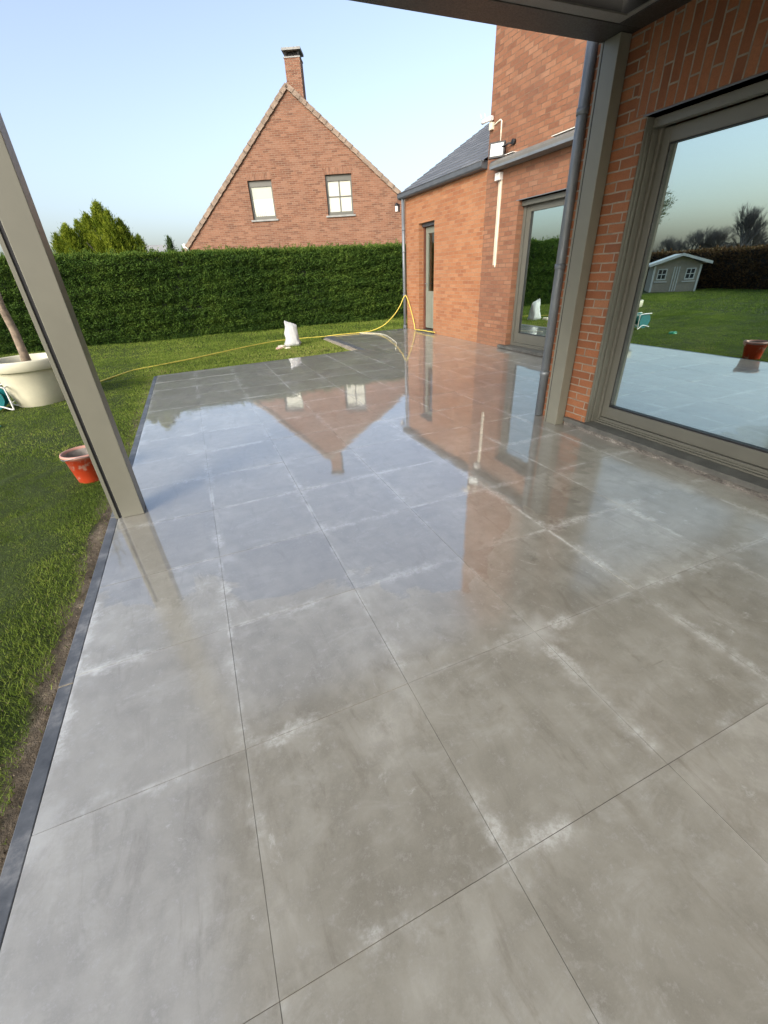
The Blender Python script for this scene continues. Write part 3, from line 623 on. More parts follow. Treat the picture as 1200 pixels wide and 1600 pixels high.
mb = MB(); mb.box((XA - .145, 10.99, 2.56), (XA - .125, 11.03, 2.72)); mb.tube([(XA - .13, 11.03, 2.70), (XA - .17, 11.05, 2.72)], .012, 8); mb.lathe([(.0, .06), (.045, .03), (.05, .0)], 12, (XA - .18, 11.05, 2.69)); mb.lathe([(.03, -.01), (0, -.02)], 12, (XA - .18, 11.05, 2.57)); P('lantern_body', mb, M['black'], wl)
mb = MB(); mb.lathe([(.035, 0), (.035, .10)], 12, (XA - .18, 11.05, 2.58)); P('lantern_glass', mb, M['cam'], wl)

# ------------------------------------------------------------------ pergola
pg = empty('pergola', (XL, 2.9, 0), 'taupe aluminium pergola with square posts and closed dark louvre roof over the terrace', 'pergola')
PZ = 2.615; PF = 3.07; PB = -3.2; PLx = XL; PRx = 2.968  # PB: unseen rear part of the roof run deeper to block light from behind
def post_left(y0, y1, nm='post', lean=-.011):
    def sh(mb): mb.v = [(x - lean * z, y, z) for x, y, z in mb.v]; return mb
    mb = MB(); mb.box((-.745, y0, .001), (-.610, y1, PZ)); p = P(nm, sh(mb), M['post'], pg, .003)
    mb = MB(); mb.box((-.7645, y0 + .012, .001), (-.7455, y1 - .002, PZ)); P('slot', sh(mb), M['black'], p)
    mb = MB(); mb.box((-.786, y0 + .004, .001), (-.7648, y1, PZ)); P('guide_rail', sh(mb), M['post'], p, .002)
    return p
post_left(2.905, 3.035); post_left(PB, PB + .13)
mb = MB(); mb.box((PRx, 2.918, .001), (3.065, 3.048, PZ)); p = P('post', mb, M['post'], pg, .003)
mb = MB(); mb.box((PRx + .003, 3.0485, .001), (3.06, 3.056, PZ)); P('slot', mb, M['black'], p)
mb = MB(); mb.box((PRx, 3.0565, .001), (3.065, 3.075, PZ)); P('guide_rail', mb, M['post'], p, .002)
mb = MB(); mb.tube([(PRx - .001, 3.02, 1.18), (PRx - .006, 3.02, 1.18)], .006, 8); P('screw', mb, M['zinc'], p); mb = MB(); mb.tube([(PRx - .001, 3.022, 1.22), (PRx - .005, 3.022, 1.22)], .004, 8); P('screw', mb, M['zinc'], p)
mb = MB(); mb.box((PRx, PB, .001), (3.065, PB + .13, PZ)); P('post', mb, M['post'], pg, .003)
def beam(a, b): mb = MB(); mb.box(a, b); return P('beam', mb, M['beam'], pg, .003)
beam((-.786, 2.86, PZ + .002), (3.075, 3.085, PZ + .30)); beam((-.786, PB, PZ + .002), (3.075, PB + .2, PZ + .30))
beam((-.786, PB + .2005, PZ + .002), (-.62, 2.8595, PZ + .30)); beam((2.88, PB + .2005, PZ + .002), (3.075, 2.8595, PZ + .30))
mb = MB(); mb.box((-.62, 2.775, PZ + .006), (2.88, 2.8595, PZ + .016)); mb.box((2.845, PB + .2, PZ + .0065), (2.8795, 2.775, PZ + .0155)); mb.box((-.6195, PB + .2, PZ + .0065), (-.585, 2.775, PZ + .0155)); P('gutter_lip', mb, M['awn'], pg, .002)
lz = PZ + .10
for k in range(27):
    y_ = PB + .22 + k * .2135
    mb = MB(); mb.box((-.60, y_, lz), (2.86, y_ + .205, lz + .035)); mb.box((-.60, y_ + .19, lz - .012), (2.86, y_ + .222, lz - .002)); P('louvre', mb, M['louvre'], pg, .002)

# ------------------------------------------------------------------ neighbour house
ga = R(25); GU = Vector((math.cos(ga), -math.sin(ga), 0)); GN = Vector((-math.sin(ga), -math.cos(ga), 0)); GP = Vector((5.3097, 21.1, 0))
nh = empty('neighbour_house', tuple(GP), 'red brick house with steep gable, two upper windows and chimney, behind the hedge', 'house')
AZ = 7.50; SLl, SLr = .93, .83; EL, ER, EZ = -5.18, 5.85, 2.65
W1 = (-2.10, -1.10, 3.50, 4.83); W2 = (1.13, 2.21, 3.50, 4.86)
mb = MB(); wall_faces(mb, GP, GU, GN, EL, 6.0, -.1, AZ + .2, [W1, W2], .3)
me0 = mb.build('gable_wall', M['brick_gable']); bm = bmesh.new(); bm.from_mesh(me0.data)
for sgn, s_ in ((-1, SLl), (1, SLr)):
    nrm = (GU * sgn * s_ + Vector((0, 0, 1))).normalized()
    bmesh.ops.bisect_plane(bm, geom=bm.verts[:] + bm.edges[:] + bm.faces[:], plane_co=GP + Vector((0, 0, AZ - .05)), plane_no=nrm, clear_outer=True)
bm.to_mesh(me0.data); bm.free(); me0.parent = nh; me0.matrix_parent_inverse = Matrix.Translation(-nh.location)
def G(u, z, d=0): return GP + GU * u + Vector((0, 0, z)) - GN * d   # d>0: behind the gable
def gbox(mb, u0, u1, z0, z1, d0, d1, mi=0):
    F = Matrix(((GU.x, -GN.x, 0, GP.x), (GU.y, -GN.y, 0, GP.y), (0, 0, 1, 0), (0, 0, 0, 1)))
    mb.box((u0, d0, z0), (u1, d1, z1), mi, M=F)
# roof slabs
mb = MB()
for sgn, s_, ue in ((-1, SLl, EL - .12), (1, SLr, ER)):
    ze = AZ - abs(ue) * s_
    for t0, t1 in ((.0, .12),):
        A, B = G(0, AZ + t1, -.04), G(ue, ze + t1, -.04); A2, B2 = G(0, AZ + t1, 9), G(ue, ze + t1, 9)
        mb.quad([A, B, B2, A2], [(0, 0), (7, 0), (7, 9), (0, 9)]); A, B, A2, B2 = G(0, AZ - .02, -.0), G(ue, ze - .02, -.0), G(0, AZ - .02, 9), G(ue, ze - .02, 9); mb.quad([A2, B2, B, A])
P('roof', mb, M['slate'], nh)
mb = MB()
for sgn, s_, ue in ((-1, SLl, EL - .16), (1, SLr, ER)):
    L_ = math.hypot(ue, ue * s_); k_ = int(L_ / .30); an = math.atan(s_)
    for k in range(k_ + 1):
        t = k * .30; u = sgn * t * math.cos(an); z = AZ - t * math.sin(an) + .075
        F = Matrix(((GU.x, -GN.x, 0, GP.x), (GU.y, -GN.y, 0, GP.y), (0, 0, 1, 0), (0, 0, 0, 1))) @ Matrix.Translation((u, 0, z)) @ Matrix.Rotation(sgn * an, 4, 'Y') @ Matrix.Rotation(R(-4 * sgn), 4, 'Y')
        mb.box((-.01 if sgn > 0 else -.33, -.075, -.10), (.33 if sgn > 0 else .01, .22, .06), M=F)
P('verge_tiles', mb, M['verge'], nh)
mb = MB(); gbox(mb, .02, .60, 6.6, 8.34, .06, .62); 
chm = P('chimney', mb, M['brick_gable'], nh)
mb = MB(); gbox(mb, .045, .10, 8.341, 8.49, .08, .14); gbox(mb, .52, .575, 8.341, 8.49, .08, .14); gbox(mb, .045, .10, 8.341, 8.49, .54, .6); gbox(mb, .52, .575, 8.341, 8.49, .54, .6); gbox(mb, .12, .5, 8.341, 8.47, .16, .52); P('flue', mb, M['dark'], chm)
mb = MB(); gbox(mb, -.04, .66, 8.491, 8.56, .0, .68); P('chimney_cap', mb, M['cap'], chm)
mb = MB(); gbox(mb, .0, .62, 8.30, 8.339, .045, .635); P('chimney_band', mb, M['cap'], chm)
for (u0, u1, z0, z1), wn in ((W1, 1), (W2, 2)):
    f_ = MB(); gbox(f_, u0, u0 + .07, z0, z1, .10, .16); gbox(f_, u1 - .07, u1, z0, z1, .10, .16); gbox(f_, u0 + .07, u1 - .07, z0, z0 + .13, .101, .16); gbox(f_, u0 + .07, u1 - .07, z1 - .2, z1, .101, .16)
    wd = P('window', f_, M['frame'], nh); tag(wd, 'window with half drawn white blind' if wn == 1 else 'window divided into four panes')
    f_ = MB()
    if wn == 1: gbox(f_, u0 + .07, u1 - .07, z0 + .13, z0 + .72, .15, .155); gbox(f_, u0 + .07, u1 - .07, z0 + .7205, z1 - .2, .15, .155, 1)
    else: gbox(f_, u0 + .07, u1 - .07, z0 + .13, z1 - .2, .15, .155)
    P('pane', f_, [M['blind'], M['blind2']], wd)
    if wn == 1:
        f_ = MB()
        for k in range(6): gbox(f_, u0 + .10 + k * .085, u0 + .118 + k * .085, z0 + .135, z0 + .24 + .05 * (k % 2), .146, .1495)
        P('curtain_fringe', f_, M['doorgrey'], wd)
    if wn == 2:
        f_ = MB(); um = (u0 + u1) / 2; zm = (z0 + .13 + z1 - .2) / 2; gbox(f_, um - .022, um + .022, z0 + .13, z1 - .2, .12, .149); gbox(f_, u0 + .07, u1 - .07, zm - .02, zm + .02, .125, .148); P('glazing_bar', f_, M['frame'], wd)
    f_ = MB(); gbox(f_, u0 - .08, u1 + .08, z0 - .06, z0 + .0, -.06, .10); P('sill', f_, M['cap'], wd)
    f_ = MB(); F = [(u0 - .03, z1 + .004), (u1 + .03, z1 + .004), (u1 + .03, z1 + .235), (u0 - .03, z1 + .235)]
    f_.quad([G(u, z, -.004) for u, z in F], [(F[0][1], u0), (F[0][1], u1), (F[2][1], u1), (F[2][1], u0)]); P('soldier_course', f_, M['brick_gable'], wd)
mb = MB(); mb.tube([G(EL - .22, 2.72, -.05), G(EL - .06, 2.62, -.05), G(EL - .05, 2.45, -.05), G(EL + .02, 2.30, -.05), G(EL + .02, 0, -.05)], .045, 10); P('downpipe', mb, M['cam'], nh)
mb = MB(); gbox(mb, EL - .26, EL - .12, 2.68, 2.80, -.05, 9); P('gutter', mb, M['cam'], nh)

# ------------------------------------------------------------------ hedges
def hedge(name, x0, x1, yf, yb, h, dens, mat, core, label, axis='x', L=.085, wd=.034, seed=1, tops=0):
    rg = np.random.default_rng(seed)
    nf = int((x1 - x0) * h * dens); ntp = int((x1 - x0) * abs(yb - yf) * dens * .8); dirn = -1 if yf < yb else 1
    u = rg.uniform(x0, x1, nf); z = rg.uniform(-.03, h, nf)
    p = np.stack([u, np.zeros(nf), z], 1); bulge = .08 * snoise(p * [1, 1, 2.4], 3.2, seed) + .07 * snoise(p * [1, 1, 2.6], 10, seed + 1)
    rd = np.clip(1 - ((z - h + .12) / .12), 0, 1); y = yf + (bulge + rg.normal(0, .035, nf)) * -1 * -dirn + (1 - rd) * .06 * -dirn
    c1 = np.stack([u, y, z], 1)
    d1 = np.stack([rg.normal(0, .55, nf), dirn * rg.uniform(.15, .9, nf), rg.uniform(-.15, 1.0, nf)], 1); n1 = np.stack([rg.normal(0, .6, nf), np.full(nf, dirn * 1.), rg.normal(.2, .5, nf)], 1)
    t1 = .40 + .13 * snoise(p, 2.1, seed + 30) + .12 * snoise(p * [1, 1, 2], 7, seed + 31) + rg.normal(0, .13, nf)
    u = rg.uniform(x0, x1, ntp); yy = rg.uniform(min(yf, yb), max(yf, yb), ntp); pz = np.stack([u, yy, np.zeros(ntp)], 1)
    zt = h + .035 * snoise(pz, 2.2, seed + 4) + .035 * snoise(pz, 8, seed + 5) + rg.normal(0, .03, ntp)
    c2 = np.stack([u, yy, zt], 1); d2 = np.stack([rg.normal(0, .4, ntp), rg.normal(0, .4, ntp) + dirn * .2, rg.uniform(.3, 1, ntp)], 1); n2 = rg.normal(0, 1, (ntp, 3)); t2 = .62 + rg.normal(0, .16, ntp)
    c = np.concatenate([c1, c2]); d = np.concatenate([d1, d2]); nn = np.concatenate([n1, n2]); t = np.concatenate([t1, t2])
    if tops:
        for k in range(tops):
            m_ = 16; cx = rg.uniform(x0, x1); cy = rg.uniform(min(yf, yb), max(yf, yb)); hh = rg.uniform(.06, .2); tt = rg.random(m_)
            c = np.concatenate([c, np.stack([cx + rg.normal(0, .02, m_) + tt * .03, cy + rg.normal(0, .02, m_), h + tt * hh], 1)]); d = np.concatenate([d, rg.normal(0, .35, (m_, 3)) + [0, 0, 1]]); nn = np.concatenate([nn, rg.normal(0, 1, (m_, 3))]); t = np.concatenate([t, .6 + rg.normal(0, .15, m_)])
    Ls = L * rg.uniform(.6, 1.35, len(c)); Ws = wd * rg.uniform(.6, 1.3, len(c))
    if axis == 'y': c = c[:, [1, 0, 2]]; d = d[:, [1, 0, 2]]; nn = nn[:, [1, 0, 2]]
    b = (x0, yf + .10 * -dirn * 1, -.05), (x1, yb - .02 * -dirn, h - .07)
    if axis == 'y': b = tuple((q[1], q[0], q[2]) for q in b)
    e = empty(name, (c[:, 0].mean(), c[:, 1].mean(), 0), label, 'hedge')
    leaves('foliage', c, d, nn, Ls, Ws, np.clip(t, 0, 1), mat, e)
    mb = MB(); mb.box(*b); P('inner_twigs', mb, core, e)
    return e
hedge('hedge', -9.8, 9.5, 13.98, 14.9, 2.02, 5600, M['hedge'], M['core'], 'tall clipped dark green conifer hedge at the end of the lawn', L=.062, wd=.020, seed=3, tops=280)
hedge('hedge', 1.5, 22, -15.7, -16.5, 1.5, 450, M['beech'], M['corebeech'], 'low reddish brown winter hedge behind the playhouse, seen in the window reflection', axis='y', L=.11, wd=.06, seed=9, tops=40)

# ------------------------------------------------------------------ trees
def cone_crown(rg, base, lobes, n, out=.75):
    cs, ds, ts = [], [], []
    for (dx, dy, r_, z0, z1, share) in lobes:
        m_ = int(n * share); t = rg.random(m_) ** .75; z = z0 + (z1 - z0) * t; rad = r_ * (1 - t) ** .72 * (1 + .18 * np.sin(z * 9 + dx * 5)); a = rg.uniform(0, 2 * np.pi, m_); q_ = np.sqrt(rg.uniform(.35, 1, m_))
        lum = 1 + .22 * np.sin(a * 5 + z * 4 + dx * 9)
        x = np.cos(a) * rad * q_ * lum; y = np.sin(a) * rad * q_ * lum
        cs.append(np.stack([base[0] + dx + x, base[1] + dy + y, z], 1)); ds.append(np.stack([np.cos(a) * out, np.sin(a) * out, np.full(m_, 1.0)], 1) + rg.normal(0, .25, (m_, 3)))
        ts.append(.45 + .35 * (q_ - .7) + .2 * (lum - 1) + rg.normal(0, .15, m_) + .15 * t)
    return np.concatenate(cs), np.concatenate(ds), np.concatenate(ts)
rg = np.random.default_rng(5)
def plumes(rg, base, lobes, npl, per, Lp=.5, width=.085):
    cs, ds, ts = [], [], []
    for (dx, dy, r_, z0, z1, share) in lobes:
        for k in range(int(npl * share)):
            t = rg.random() ** .8; a = rg.uniform(0, 2 * np.pi); rad = r_ * (1 - t) ** .75 * rg.uniform(.45, 1.0); z = z0 + (z1 - z0) * t
            ax = np.array([np.cos(a) * (.75 - .5 * t), np.sin(a) * (.75 - .5 * t), rg.uniform(.7, 1.3)]) + rg.normal(0, .12, 3); ax /= np.linalg.norm(ax)
            L_ = Lp * rg.uniform(.6, 1.25) * (1 - .35 * t); tip = np.array([base[0] + dx + np.cos(a) * rad, base[1] + dy + np.sin(a) * rad, z]); u = rg.random(per) ** .8
            off = rg.normal(0, 1, (per, 3)) * (width * (1 - u) ** .6 + .006)[:, None]
            cs.append(tip - ax * L_ * (1 - u)[:, None] + off); ds.append(ax * 1.0 + off * 6 + rg.normal(0, .12, (per, 3))); ts.append(np.clip(.30 + .38 * u + rg.normal(0, .10) + rg.normal(0, .10, per), 0, 1))
    return np.concatenate(cs), np.concatenate(ds), np.concatenate(ts)
b = (-2.15, 18.0); cy = empty('cypress_tree', (*b, 0), 'bright green bushy cypress rising above the hedge, left of the neighbour house', 'tree')
c, d, t = plumes(rg, b, [(.25, 0, 1.05, 1.4, 3.62, .26), (-.15, .1, 1.0, 1.4, 3.35, .16), (.75, 0, .8, 1.4, 3.20, .16), (-.45, .2, .95, 1.3, 3.2, .12), (-.75, -.1, .9, 1.3, 3.08, .16), (.5, -.3, .8, 1.4, 3.38, .10), (-1.1, 0, .65, 1.3, 2.85, .10), (1.15, 0, .55, 1.3, 2.75, .08)], 1250, 70)
leaves('crown', c, d, rg.normal(0, 1, c.shape), rg.uniform(.05, .11, len(c)), rg.uniform(.010, .022, len(c)), t, M['cypress'], cy)
mb = MB(); mb.tube([(b[0], b[1], 0), (b[0], b[1], 2.9)], .12, 8, r_end=.03)
for k in range(9):
    a = k * 2.4; z = .5 + k * .22; mb.tube([(b[0], b[1], z), (b[0] + .6 * math.cos(a), b[1] + .6 * math.sin(a), z + .5)], .03, 5, r_end=.01)
P('trunk', mb, M['darkbark'], cy)
def small_conifer(x, y, z1, r_, label):
    e = empty('conifer_tree', (x, y, 0), label, 'tree'); c, d, t = plumes(rg, (x, y), [(0, 0, r_, .9, z1, 1.)], 110, 50, .3, .06)
    leaves('crown', c, d, rg.normal(0, 1, c.shape), rg.uniform(.05, .10, len(c)), rg.uniform(.010, .02, len(c)), t, M['conifer'], e)
    mb = MB(); mb.tube([(x, y, 0), (x, y, z1 - .1)], .04, 6, r_end=.008); P('trunk', mb, M['darkbark'], e)
small_conifer(-.10, 17.8, 2.68, .42, 'small dark conifer tip above the hedge beside the neighbour house')
def bare_tree(x, y, h, label, seed, spread=.5, n0=4, depth=5, name='bare_tree', group=None, r0=None, bark='darkbark'):
    r2 = random.Random(seed); e = empty(name, (x, y, 0), label, 'tree', group); tr = MB(); cr = MB()
    def grow(p, d, L, r_, k):
        q_ = p + d * L; mid = p + d * L * .5 + Vector((r2.gauss(0, .05), r2.gauss(0, .05), 0)) * L
        (tr if k == depth else cr).tube([p, mid, q_], [r_, r_ * .85, r_ * .68], 6 if k > depth - 2 else 3, cap=False)
        if k == 0: return
        for i in range(n0 if k > 1 else 3):
            a = r2.uniform(0, 6.28); o_ = d.orthogonal().normalized(); o_.rotate(Matrix.Rotation(a, 3, d)) if False else None
            v_ = (Matrix.Rotation(a, 3, d) @ o_); nd = (d + v_ * r2.uniform(.35, .9) * spread * 1.6 + Vector((0, 0, .18))).normalized()
            grow(p + d * L * r2.uniform(.55, 1), nd, L * r2.uniform(.62, .82), r_ * .55, k - 1)
    grow(Vector((x, y, -.05)), Vector((r2.gauss(0, .04), r2.gauss(0, .04), 1)).normalized(), h * .30, r0 or h * .022, depth)
    P('trunk', tr, M[bark], e); P('crown', cr, M[bark], e)
bt = [(-26, 19.2, 4.6, 'tallest bare tree beyond the brown hedge, in the window reflection'), (-27, 21.4, 3.7, 'bare round crowned tree second from the playhouse, in the window reflection'), (-25, 23.4, 3.2, 'low bare tree just above the playhouse roof, in the window reflection'), (-27, 17.2, 3.6, 'bare tree at the right edge of the window reflection'), (-28, 20.3, 3.6, 'thin bare tree close beside the tallest one, in the window reflection'), (-24, 25.2, 2.7, 'lowest bare shrub tree left of the playhouse, in the window reflection'), (-28, 15.6, 3.8, 'bare tree farthest right beyond the brown hedge'), (-26, 22.4, 3.6, 'bare tree between the round crowned one and the low one above the playhouse roof'), (-29, 18.3, 3.9, 'bare tree just right of the tallest bare tree')]
for i, (x, y, h, lb) in enumerate(bt): bare_tree(x, y, h, lb, 30 + i, spread=.35 if i == 0 else .6, n0=4, depth=6, bark='greybark', group='bare trees beyond the brown hedge')
bare_tree(-3.9, 18.4, 3.0, 'grey bare shrub left of the golden cypress behind the post', 77, .6)
bare_tree(.25, 18.2, 2.75, 'thin bare shrub between the small conifer and the neighbour house', 78, .6, depth=4)
# distant low house roof and tree line
dh = empty('distant_house', (-1.2, 40, 0), 'small hazy grey house roof far beyond the hedge, right of the cypress', 'house')
mb = MB(); mb.box((-3.6, 40, 0), (-.2, 46, 3.0)); P('wall', mb, M['cap'], dh); mb = MB(); mb.quad([(-3.8, 39.8, 3.0), (0, 39.8, 3.0), (0, 43, 4.0), (-3.8, 43, 4.0)], [(0, 0), (4, 0), (4, 4), (0, 4)]); mb.quad([(-3.8, 46.2, 3.0), (-3.8, 43, 4.0), (0, 43, 4.0), (0, 46.2, 3.0)]); mb.quad([(0, 39.8, 3.0), (0, 46.2, 3.0), (0, 43, 4.0)]); P('roof', mb, M['cap'], dh)
# far woodland mass behind left hedge
n = 14000; a = rg.uniform(3, 60, n); x = -42 + rg.normal(0, 1.5, n); hh = 1.9 + .55 * np.sin(a * .31) + .4 * np.sin(a * .83 + 1)
c = np.stack([x, a, rg.random(n) ** .8 * hh], 1)
tag(leaves('woodland', c, rg.normal(0, 1, (n, 3)) + [0, 0, .5], rg.normal(0, 1, (n, 3)), .6, .16, np.clip(rg.normal(.5, .2, n), 0, 1), leafmat('hazy winter twigs', (.05, .045, .04), (.10, .09, .08), (.14, .125, .10))), 'low hazy strip of winter woodland on the horizon in the window reflection', 'woodland', kind='stuff')

# ------------------------------------------------------------------ playhouse (seen in the window reflection)
ph = empty('playhouse', (-13.3, 14.1, -.04), 'grey wooden playhouse with white trim and pale roof, in the window reflection', 'playhouse')
xf, ya, yb = 0, -.875, .875; ym = -.05
mb = MB(); mb.box((xf - 1.8, ya, -.05), (xf, yb, 1.02)); mb.quad([(xf, ya, 1.02), (xf, yb, 1.02), (xf, ym, 1.38)]); mb.quad([(xf - 1.8, yb, 1.02), (xf - 1.8, ya, 1.02), (xf - 1.8, ym, 1.38)])
for k in range(9): mb.box((xf, ya, .02 + k * .11), (xf + .006, yb, .10 + k * .11))
P('walls', mb, M['shed'], ph)
mb = MB()
for (y0, z0, y1, z1) in ((ym, 1.42, ya - .27, 1.10), (ym, 1.42, yb + .21, 1.06)):
    mb.quad([(xf + .3, y0, z0), (xf + .3, y1, z1), (xf - 2, y1, z1), (xf - 2, y0, z0)]); mb.quad([(xf - 2, y0, z0 - .05), (xf - 2, y1, z1 - .05), (xf + .3, y1, z1 - .05), (xf + .3, y0, z0 - .05)])
P('roof', mb, M['shedroof'], ph)
mb = MB()
for (y0, z0, y1, z1) in ((ym, 1.44, ya - .29, 1.12), (ym, 1.44, yb + .23, 1.08)):
    for s_ in (0,): mb.quad([(xf + .305, y0, z0), (xf + .305, y1, z1), (xf + .305, y1, z1 - .10), (xf + .305, y0, z0 - .10)]); mb.quad([(xf + .305, y0, z0), (xf + .28, y0, z0), (xf + .28, y1, z1), (xf + .305, y1, z1)])
P('bargeboard', mb, M['white'], ph)
for y_ in (ya, yb - .07): mb = MB(); mb.box((xf + .007, y_, -.04), (xf + .03, y_ + .07, 1.0)); P('corner_trim', mb, M['white'], ph)
mb = MB()
for y_ in (-.10, -.01, .08): mb.box((xf + .007, y_, 0), (xf + .03, y_ + .035, .95))
P('door', mb, M['white'], ph)
for y_ in (-.70, .34):
    mb = MB(); mb.box((xf + .008, y_, .45), (xf + .03, y_ + .36, .50)); mb.box((xf + .008, y_, .85), (xf + .03, y_ + .36, .89)); mb.box((xf + .008, y_, .50), (xf + .03, y_ + .04, .85)); mb.box((xf + .008, y_ + .32, .50), (xf + .03, y_ + .36, .85)); mb.box((xf + .008, y_ + .165, .50), (xf + .028, y_ + .195, .85)); mb.box((xf + .0085, y_ + .04, .66), (xf + .027, y_ + .32, .69)); mb.box((xf + .008, y_ - .06, .36), (xf + .05, y_ + .42, .40))
    wdw = P('window', mb, M['white'], ph); mb = MB(); mb.box((xf + .0075, y_ + .04, .5), (xf + .012, y_ + .32, .85)); P('pane', mb, M['glassdark'], wdw)

ph.rotation_euler[2] = R(-44); ph.location = (-13.3, 14.1, 0.0)
for o_ in list(ph.children): o_.matrix_parent_inverse = Matrix()

# ------------------------------------------------------------------ planter with olive
pc = (-2.20, 7.30); pl = empty('planter', (*pc, -.03), 'large round cream planter on the lawn holding the olive tree', 'planter')
mb = MB(); mb.lathe([(0, -.04), (.28, -.04), (.295, -.02), (.335, .14), (.385, .43), (.39, .44), (.43, .445), (.437, .45), (.44, .555), (.432, .57), (.412, .572), (.40, .56), (.395, .46)], 64, (*pc, 0)); P('pot', mb, M['pot'], pl)
mb = MB(); mb.lathe([(.40, .465), (.3, .475), (.12, .485), (0, .49)], 32, (*pc, 0)); P('soil', mb, M['soil'], pl)
ol = empty('olive_tree', (*pc, .47), 'olive tree with pale stem and silver green crown growing in the cream planter', 'tree')
mb = MB(); tp = Vector((pc[0] + .02, pc[1], 1.72))
mb.tube([(pc[0], pc[1], .45), (pc[0] + .012, pc[1], .62), (pc[0] + .02, pc[1], .9), (pc[0] - .0, pc[1] + .01, 1.2), (pc[0] + .025, pc[1], 1.5), tuple(tp)], [.062, .05, .046, .043, .045, .04], 12)
P('trunk', mb, M['bark'], ol)
mb = MB(); r2 = random.Random(4); tips = []
for k in range(11):
    a = k * 2.4; d_ = Vector((math.cos(a) * r2.uniform(.3, .9), math.sin(a) * r2.uniform(.3, .9), r2.uniform(.35, 1))).normalized(); L_ = r2.uniform(.35, .75)
    p1 = tp + d_ * L_ * .5; p2 = tp + d_ * L_ + Vector((0, 0, .1)); mb.tube([tp, p1, p2], [.022, .014, .007], 6, cap=False)
    for j in range(7):
        q1 = tp.lerp(p2, r2.uniform(.35, 1)); d2_ = (d_ + Vector((r2.gauss(0, .6), r2.gauss(0, .6), r2.gauss(0, .5)))).normalized(); q2 = q1 + d2_ * r2.uniform(.18, .4); mb.tube([q1, q2], [.006, .002], 4, cap=False); tips.append((q1, q2))
P('limbs', mb, M['bark'], ol)
cs, ds = [], []
for q1, q2 in tips:
    for j in range(46):
        t_ = r2.random(); p_ = q1.lerp(q2, t_); v_ = Vector((r2.gauss(0, 1), r2.gauss(0, 1), r2.gauss(.2, .8))).normalized(); cs.append(p_ + v_ * .03 + Vector((r2.gauss(0, .03), r2.gauss(0, .03), r2.gauss(0, .03)))); ds.append(v_ * .8 + (q2 - q1).normalized() * .6)
cs = np.array([tuple(q) for q in cs]); ds = np.array([tuple(q) for q in ds])
leaves('crown', cs, ds, rg.normal(0, 1, cs.shape), rg.uniform(.045, .07, len(cs)), rg.uniform(.010, .016, len(cs)), np.clip(rg.normal(.5, .25, len(cs)), 0, 1), M['olive'], ol)

# ------------------------------------------------------------------ bucket
bc = (-1.075, 3.865); bk = empty('bucket', (*bc, -.04), 'orange red plastic mortar bucket with chalky rim on the grass behind the post', 'bucket')
def bucketm():
    m = N('scuffed orange plastic'); p = m.pos(); n = m.noise(p, 11, 6, .75); z = m.sep(p)[2]
    w_ = m.math('MAXIMUM', m.math('MULTIPLY', m.rng(n, .54, .62), .8), m.math('MULTIPLY', m.rng(z, .17, .19), .8)); c = m.mix(m.math('MULTIPLY', w_, .8), m.mix(m.noise(p, 30), (.48, .055, .014), (.36, .035, .010)), (.50, .36, .29))
    m.set(Base_Color=c, Roughness=.5); return m.m
M['bucket'] = bucketm(); M['mortar'] = paint('dried mortar', (.27, .25, .22), .9, .4, .6, scale=18)
mb = MB(); mb.lathe([(0, -.04), (.098, -.04), (.103, -.03), (.138, .19), (.150, .192), (.154, .20), (.150, .212), (.140, .214), (.134, .20), (.100, -.02)], 40, (*bc, 0)); P('shell', mb, M['bucket'], bk)
mb = MB(); mb.lathe([(.1325, .195), (.115, .08), (.09, .02), (0, .015)], 32, (*bc, 0)); P('dried_mortar', mb, M['mortar'], bk)
mb = MB(); pts = [(bc[0] + .152 * math.cos(a), bc[1] + .152 * math.sin(a) , .195 + .012 * math.sin(3 * a)) for a in [R(200 + k * 14) for k in range(13)]]; mb.tube(pts, .0035, 6); P('handle', mb, M['zinc'], bk)
mb = MB(); mb.tube([(bc[0] + .05, bc[1] + .06, .12), (bc[0] + .10, bc[1] + .09, .20), (bc[0] + .115, bc[1] + .10, .225)], [.03, .035, .02], 8); P('mortar_lump', mb, M['tan'], bk)

# ------------------------------------------------------------------ hose, sack and rubble
def catmull(pts, k=8):
    P_ = [Vector(p) for p in pts]; out = []
    for i in range(len(P_) - 1):
        p0, p1, p2, p3 = P_[max(i - 1, 0)], P_[i], P_[i + 1], P_[min(i + 2, len(P_) - 1)]
        for j in range(k):
            t = j / k; out.append(.5 * ((2 * p1) + (-p0 + p2) * t + (2 * p0 - 5 * p1 + 4 * p2 - p3) * t * t + (-p0 + 3 * p1 - 3 * p2 + p3) * t ** 3))
    out.append(P_[-1]); return out
gzl = -.010
hp = [(-2.0, 7.70, gzl), (-1.63, 8.38, gzl), (-1.45, 8.72, gzl), (-1.21, 9.13, gzl), (-.8, 9.38, gzl), (-.2, 9.76, gzl), (.3, 10.15, gzl), (.75, 10.5, gzl), (1.25, 10.86, gzl), (1.88, 11.18, gzl), (2.5, 11.15, gzl), (2.97, 11.08, gzl), (3.35, 10.95, .014), (3.85, 10.93, .014), (4.2, 10.9, .03), (4.566, 10.86, .143), (4.849, 10.85, .349), (5.039, 10.85, .561), (5.15, 10.86, .745), (5.20, 10.85, .79)]
mb = MB(); mb.tube(catmull(hp, 10), .011, 8); P_h = mb.build('garden_hose', M['hose']); tag(P_h, 'yellow garden hose running over the lawn and up to the annex downpipe', 'hose')
hp2 = [(5.20, 10.84, .80), (5.225, 10.77, .70), (5.235, 10.60, .45), (5.235, 10.42, .14), (5.22, 10.36, .03), (5.20, 10.2, .035), (5.20, 9.8, .045), (5.215, 9.3, .05)]
mb = MB(); mb.tube(catmull(hp2, 10), .010, 8); tag(mb.build('garden_hose', M['hose']), 'yellow hose hanging down the annex corner and lying before the back door', 'hose')
